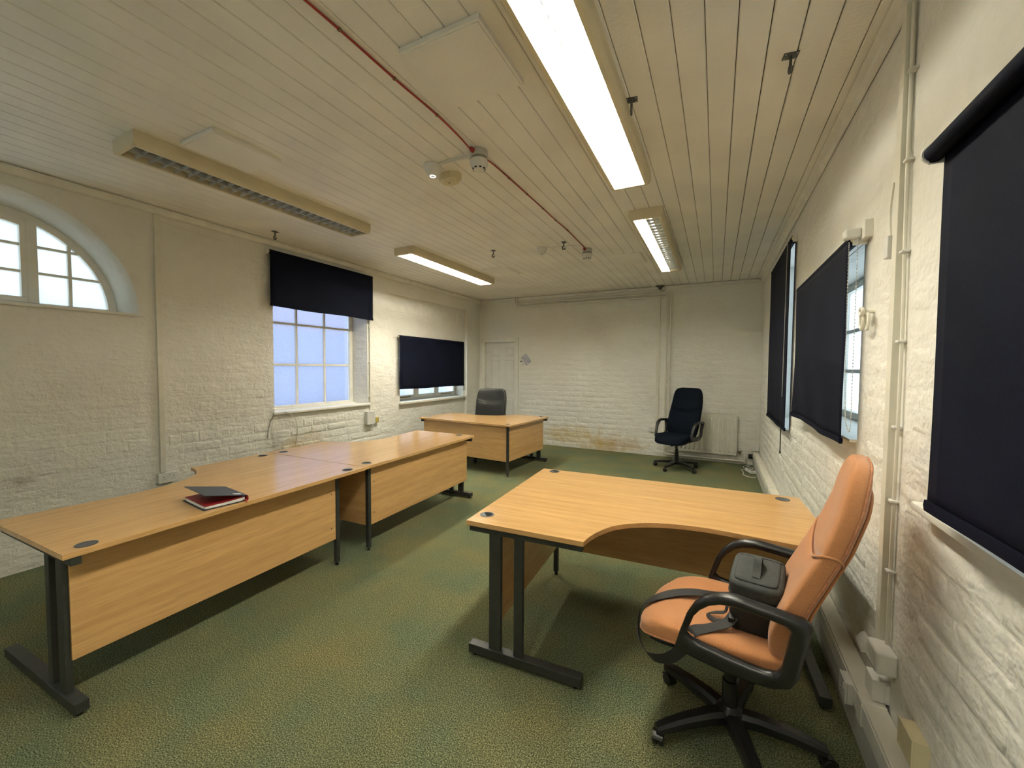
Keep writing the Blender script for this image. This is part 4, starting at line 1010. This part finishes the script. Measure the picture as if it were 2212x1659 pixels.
# ================================================================== wall services
# left vertical trunking, socket
tr = thing('cable_trunking', 'cream vertical trunking on the left wall above the double socket', 'trunking', (XL, 1.826, .54))
ob('channel', MB().rbox(-.001, .026, -.021, .021, 0, H-.54-.062, .003), M_PIPE, tr)
def socket(name, label, loc, rz, w=.147, h=.087, d=.04, gang=2, mat=None):
    t = thing(name, label, 'socket', loc, rz)      # local: face looks along -y
    ob('back_box', MB().rbox(-w/2, w/2, -d+.008, .001, 0, h, .004), mat or M_WHITEP, t)
    fp = ob('face_plate', MB().rbox(-w/2-.001, w/2+.001, -d, -d+.008, -.001, h+.001, .003), mat or M_WHITEP, t)
    for g in range(gang):
        cx = (g-(gang-1)/2)*.074
        for (a, b, c, e) in ((-.003, .003, .050, .059), (-.013, -.005, .029, .033), (.005, .013, .029, .033)):
            ob('pin_hole', MB().box(cx+a, cx+b, -d-.0004, -d+.001, c*h/.087, e*h/.087), M_BLACKH, fp, smooth=False)
        sx = cx+(.030 if gang == 1 else (.026 if g == 0 else -.026))
        ob('rocker_switch', MB().rbox(sx-.006, sx+.006, -d-.004, -d+.001, .056*h/.087, .078*h/.087, .0015), M_WHITEP, fp)
    return t
socket('wall_socket', 'white double socket below the vertical trunking on the left wall', (XL, 1.855, .444), R_(90))
jb = thing('junction_box', 'grey-white junction box below the arched window sill', 'box', (XL, 4.275, .68))
ob('casing', MB().rbox(-.001, .062, -.075, .075, 0, .19, .005), M_WHITEP, jb); ob('cover_screw', MB().lathe([(.005, 0), (.005, .002)], 10, (.062, 0, .165), 0), M_ZINC, jb)
jb2 = thing('fused_spur', 'small yellowed box beside the grey-white junction box', 'box', (XL, 4.408, .69))
ob('casing', MB().rbox(-.001, .038, -.036, .036, 0, .082, .004), M_CREAMP, jb2); ob('face', MB().rbox(.037, .041, -.03, .03, .006, .076, .0015), M_YELLOW, jb2)
cd1 = thing('conduit', 'thin cream conduit beside the arched window down to the box', 'conduit', (XL, 4.300, .87))
ob('pipe', MB().tube([(.012, 0, 0), (.012, 0, 1.95)], .009, 10), M_PIPE, cd1)
for zz in (.2, .7, 1.2, 1.7): ob('saddle_clip', MB().rbox(-.001, .024, -.018, .018, zz, zz+.014, .003), M_PIPE, cd1)
cable('hanging_wire', 'thin pale wire dangling from the arched window sill', [(XL+.036, 2.98, .985), (XL+.045, 3.04, .955), (XL+.03, 3.11, .90), (XL+.014, 3.15, .80), (XL+.012, 3.15, .66), (XL+.012, 3.13, .56)], .003, M_PIPE, 'wire')
cable('hanging_wire', 'dark thin wire hanging at the left end of the arched window sill', [(XL+.02, 2.862, .955), (XL+.016, 2.83, .90), (XL+.012, 2.80, .80), (XL+.012, 2.79, .70)], .003, M_ZINC, 'wire')
cable('hanging_wire', 'pale wire beside the dark one at the arched window sill', [(XL+.02, 2.862, .955), (XL+.016, 2.85, .88), (XL+.012, 2.86, .76), (XL+.012, 2.87, .58)], .0025, M_PIPE, 'wire')
cable('curtain_wire', 'thin white wire strung along the left wall below the cornice', [(XL+.012, 1.85, 2.80), (XL+.012, 2.3, 2.775), (XL+.05, 2.72, 2.765)], .0022, M_PIPE, 'wire')
# boarded corner post of the shallow panel is part of the wall; note and thermostat by the door
th_ = thing('thermostat', 'small white thermostat with a dark dot beside the door', 'thermostat', (-3.503, YB, 1.612))
ob('casing', MB().rbox(-.034, .034, -.026, .001, -.058, .058, .005), M_WHITEP, th_); ob('sensor_dot', MB().lathe([(.014, -.026), (.013, -.029)], 16, (0, 0, .024), 1), M_BLACK, th_)
nt_ = thing('paper_note', 'crumpled lilac-grey paper note pinned askew beside the door', 'note', (-3.395, YB-.006, 1.675), 0)
pn = MB(); vs = []
for j in range(5):
    for i in range(5):
        u, v = (i-2)/2*.072, (j-2)/2*.100; a = R_(38)
        vs.append((u*math.cos(a)-v*math.sin(a), -.010-.010*math.sin(i*1.9+j*1.1)-.012*(i == 4)*(j < 2), u*math.sin(a)+v*math.cos(a)))
n25 = len(vs); vs += [(a, b+.0006, c) for a, b, c in vs]
fs = [(j*5+i, j*5+i+1, j*5+i+6, j*5+i+5) for j in range(4) for i in range(4)]; fs += [tuple(n25+q for q in f[::-1]) for f in fs]
ob('sheet', pn.add(vs, fs), M_NOTE, nt_, smooth=False)
ob('drawing_pin', MB().lathe([(.004, -.022), (.004, -.016), (.0015, -.014), (.001, .005)], 10, (0, 0, .09), 1), M_WHITEP, nt_)

# heating pipes, conduit, radiator on the end wall
def pipe(label, pts, r, clips=()):
    t = thing('heating_pipe', label, 'pipe', pts[0]); o0 = Vector(pts[0])
    ob('pipe', MB().tube([p-o0 for p in fillet(pts, .05)], r, 10), M_PIPE, t)
    for c in clips:
        p = Vector(c)-o0; ob('pipe_clip', MB().rbox(p.x-.016, p.x+.016, p.y-.014, YB-o0.y, p.z-.016, p.z+.016, .003), M_PIPE, t)
yp = YB-.036
pipe('upper outer painted pipe along the top of the end wall', [(-3.645, yp, H-.001), (-3.645, yp, 2.79), (-.712, yp, 2.79), (-.712, yp, .115), (-.66, yp, .105), (-.60, yp, .105), (-.60, yp-.025, .17)], .014, [(-2.6, yp, 2.79), (-1.4, yp, 2.79), (-.712, yp, 2.0), (-.712, yp, 1.2)])
pipe('lower inner painted pipe along the top of the end wall', [(-3.60, yp, H-.001), (-3.60, yp, 2.735), (-.775, yp, 2.735), (-.775, yp, .052), (.43, yp, .052), (.43, yp-.03, .052), (.43, yp-.03, .155)], .014, [(-2.6, yp, 2.735), (-1.4, yp, 2.735), (-.775, yp, 2.0), (-.775, yp, 1.2)])
cb = thing('conduit', 'flat cream conduit running up the end wall beside the pipes', 'conduit', (-.905, YB, .52))
ob('channel', MB().rbox(-.024, .024, -.022, .001, 0, H-.52-.06, .003), M_PIPE, cb)
socket('wall_socket', 'white socket low on the end wall beside the navy chair', (-.985, YB, .420), 0, .088, .088, .035, 1)
rd = thing('radiator', 'white ribbed panel radiator behind the navy chair', 'radiator', (-.115, YB, .145))
yr = -.085; x0, x1 = -.43, .43; zt = .635
pf = []; nfl = 13; pitch = (x1-x0)/nfl
prof = []
for k in range(nfl):
    a = x0+k*pitch; prof += [(a+.000, 0), (a+pitch*.22, 0), (a+pitch*.32, .010), (a+pitch*.68, .010), (a+pitch*.78, 0)]
prof.append((x1, 0))
mb = MB(); vs = []
for z_, s_ in ((.0, 0), (.035, 0), (.055, 1), (zt-.075, 1), (zt-.055, 0), (zt, 0)):
    vs += [(a, yr-.0-b*s_*-1*-1 if False else yr-(.010-b)*0-b*s_, z_) for a, b in prof]
m = len(prof); fs = [(l*m+q, l*m+q+1, (l+1)*m+q+1, (l+1)*m+q) for l in range(5) for q in range(m-1)]
nn = len(vs); vs += [(a, yr+.014, z_) for z_ in (0, zt) for a in (x0, x1)]
fs += [(nn, nn+1, nn+3, nn+2), (0, nn, nn+2, 5*m), (m-1, 5*m+m-1, nn+3, nn+1)]
ob('panel', mb.add(vs, fs), M_RAD, rd, angle=25)
ob('top_grille', MB().rbox(x0-.002, x1+.002, yr-.004, -.02, zt-.004, zt+.004, .002), M_RAD, rd)
for sx in (x0, x1): ob('side_panel', MB().rbox(sx-.002, sx+.002, yr, -.02, 0, zt-.004, .001), M_RAD, rd)
ob('rear_convector', MB().box(x0+.02, x1-.02, yr+.016, -.024, .03, zt-.03), M_GREYP, rd, smooth=False)
for sx in (-.3, .3): ob('wall_bracket', MB().box(sx-.015, sx+.015, -.03, -.012, .1, zt-.1), M_GREYP, rd, smooth=False)
for sx, nm in ((x1+.045, 'thermostatic_valve'), (x0-.045, 'lockshield_valve')):
    v = ob(nm, MB().tube([(sx, yr+.03, .02), (sx, yr+.03, .075)], .013, 12).tube([(sx, yr+.03, .05), (sx-math.copysign(.055, sx), yr+.03, .05)], .009, 10), M_BRASS, rd)
    ob('valve_cap', MB().lathe([(.016, .075), (.019, .08), (.018, .125), (.012, .132)], 14, (sx, yr+.03, 0)), M_WHITEP, v)

# right-hand trunking along the floor, boxes, cables
dt = thing('dado_trunking', 'long cream cable trunking along the foot of the right wall', 'trunking', (XR, 4.0, .125))
ob('channel', MB().rbox(-.082, -.009, -4.2, 3.30, .002, .098, .005), M_PIPE, dt); 
ob('lid', MB().rbox(-.086, -.080, -4.2, 3.30, .014, .086, .002), M_TRIM, dt)
for yy in (1.2, -.4, -2.0): ob('joint_cover', MB().rbox(-.089, -.009, yy-.03, yy+.03, .0, .101, .004), M_PIPE, dt)
bxa = thing('switch_box', 'rounded grey-white box at the foot of the right-hand vertical trunking', 'box', (XR, 1.978, .378))
ob('casing', MB().rbox(-.064, .001, -.056, .056, 0, .084, .010, 3), M_WHITEP, bxa); ob('lid_seam', MB().rbox(-.066, -.062, -.052, .052, .008, .02, .002), M_GREYP, bxa)
bxb = thing('adaptor_box', 'white plug-in box just below the rounded switch box', 'box', (XR, 2.035, .228))
ob('casing', MB().rbox(-.052, .001, -.042, .042, 0, .085, .005), M_WHITEP, bxb); ob('flange', MB().rbox(-.014, .001, -.050, .050, .004, .08, .003), M_WHITEP, bxb)
bxc = thing('surface_box', 'cream rectangular surface box low on the right wall, nearest the camera', 'box', (XR, 1.715, .262))
ob('casing', MB().rbox(-.042, .001, -.052, .052, 0, .086, .004), M_CREAMP, bxc); ob('face_plate', MB().rbox(-.046, -.040, -.054, .054, -.002, .088, .002), M_CREAMP, bxc)
socket('trunking_socket', 'white socket facing out of the floor trunking behind the orange chair', (XR-.0862, 2.12, .128), R_(-90), .09, .088, .028, 1)
bxd = thing('wedge_block', 'small white block on the right wall behind the rounded box', 'block', (XR, 2.235, .30))
ob('block', MB().prism([(0, 0), (-.035, 0), (-.035, .02), (-.015, .05), (0, .055)], -.04, .04, axis=1), M_WHITEP, bxd)
tv = thing('cable_trunking', 'cream vertical trunking up the right wall beside the near blind', 'trunking', (XR, 2.045, .42))
ob('channel', MB().rbox(-.030, .001, -.022, .022, 0, H-.42-.055, .003), M_PIPE, tv)
cvr = cable('clipped_cable', 'thin cream cable clipped beside the right vertical trunking', [(XR-.012, 2.000, .46), (XR-.012, 1.998, .9), (XR-.014, 1.984, 1.3), (XR-.012, 1.990, 1.7), (XR-.014, 2.000, 2.1), (XR-.012, 2.012, 2.5), (XR-.013, 2.012, 2.85)], .006, M_PIPE)
for zz in (.75, 1.02, 1.30, 1.62, 1.95, 2.28, 2.6):
    ob('cable_clip', MB().rbox(-.014, .012, -.020, .010, zz-.46-.005, zz-.46+.005, .003), M_WHITEP, cvr)
jx = thing('inline_box', 'small white in-line box hanging beside the right vertical trunking', 'box', (XR-.004, 2.115, 1.955))
ob('casing', MB().rbox(-.032, .003, -.024, .024, 0, .085, .004), M_WHITEP, jx); ob('cable_tail', MB().tube(bez([(-.016, .0, .084), (-.016, .016, .15), (-.016, .012, .22), (-.016, -.010, .29)], 6), .004, 8), M_PIPE, jx)
rg = thing('rope_ring', 'two cream painted iron rings hanging from a wall eye', 'ring', (XR, 2.345, 1.775))
def ringpts(cy, cz, ry, rz, cx): return [(cx, cy+ry*math.cos(2*PI*i/24), cz+rz*math.sin(2*PI*i/24)) for i in range(24)]
ob('eye', MB().tube([(0, 0, 0), (-.035, 0, 0)], .009, 10).tube([(-.045, .020*math.cos(2*PI*i/18), .016*math.sin(2*PI*i/18)) for i in range(18)], .007, 8, closed=True), M_PIPE, rg)
ob('ring', MB().tube(ringpts(.012, -.04, .022, .038, -.040), .006, 8, closed=True), M_PIPE, rg)
ob('ring', MB().tube(ringpts(-.020, -.046, .016, .036, -.028), .006, 8, closed=True), M_PIPE, rg)
# corner clutter by the end wall
pg = thing('plug', 'black plug adaptor low in the far right corner', 'plug', (.517, YB, .105))
ob('body', MB().rbox(-.038, .038, -.055, .001, 0, .072, .012, 3), M_BLACK, pg); ob('collar', MB().lathe([(.02, -.056), (.016, -.07), (.008, -.075)], 12, (0, 0, .036), 1), M_BLACK, pg)
bxe = thing('corner_box', 'white switch box where the floor trunking meets the end wall', 'box', (.575, YB, .225))
ob('casing', MB().rbox(-.05, .044, -.05, .001, 0, .065, .005), M_WHITEP, bxe); ob('cap', MB().rbox(-.02, .04, -.085, -.05, .012, .09, .005), M_WHITEP, bxe)
ext = thing('extension_socket', 'white extension socket lying on the carpet in the far right corner', 'socket', (.485, 6.83, 0), R_(20))
ob('casing', MB().rbox(-.04, .04, -.10, .10, .0, .035, .006), M_WHITEP, ext)
for k in (-1, 1): ob('outlet', MB().rbox(-.02, .02, k*.045-.02, k*.045+.02, .0345, .0365, .001), M_BLACK, ext)
cable('loose_cable', 'white loose cable loop nearest the end wall on the carpet', [(.50, 7.27, .006), (.44, 7.24, .006), (.405, 7.12, .006), (.43, 7.03, .006), (.50, 7.0, .008), (.53, 7.10, .010), (.47, 7.15, .010), (.44, 7.06, .012), (.50, 6.98, .008), (.50, 6.93, .02)], .005, M_WHITEP)
cable('loose_cable', 'white loose cable loop on the carpet in front of the extension socket', [(.46, 6.93, .02), (.42, 6.96, .006), (.37, 6.90, .006), (.39, 6.76, .006), (.375, 6.64, .006), (.42, 6.52, .006), (.50, 6.48, .006), (.53, 6.55, .006)], .005, M_WHITEP)
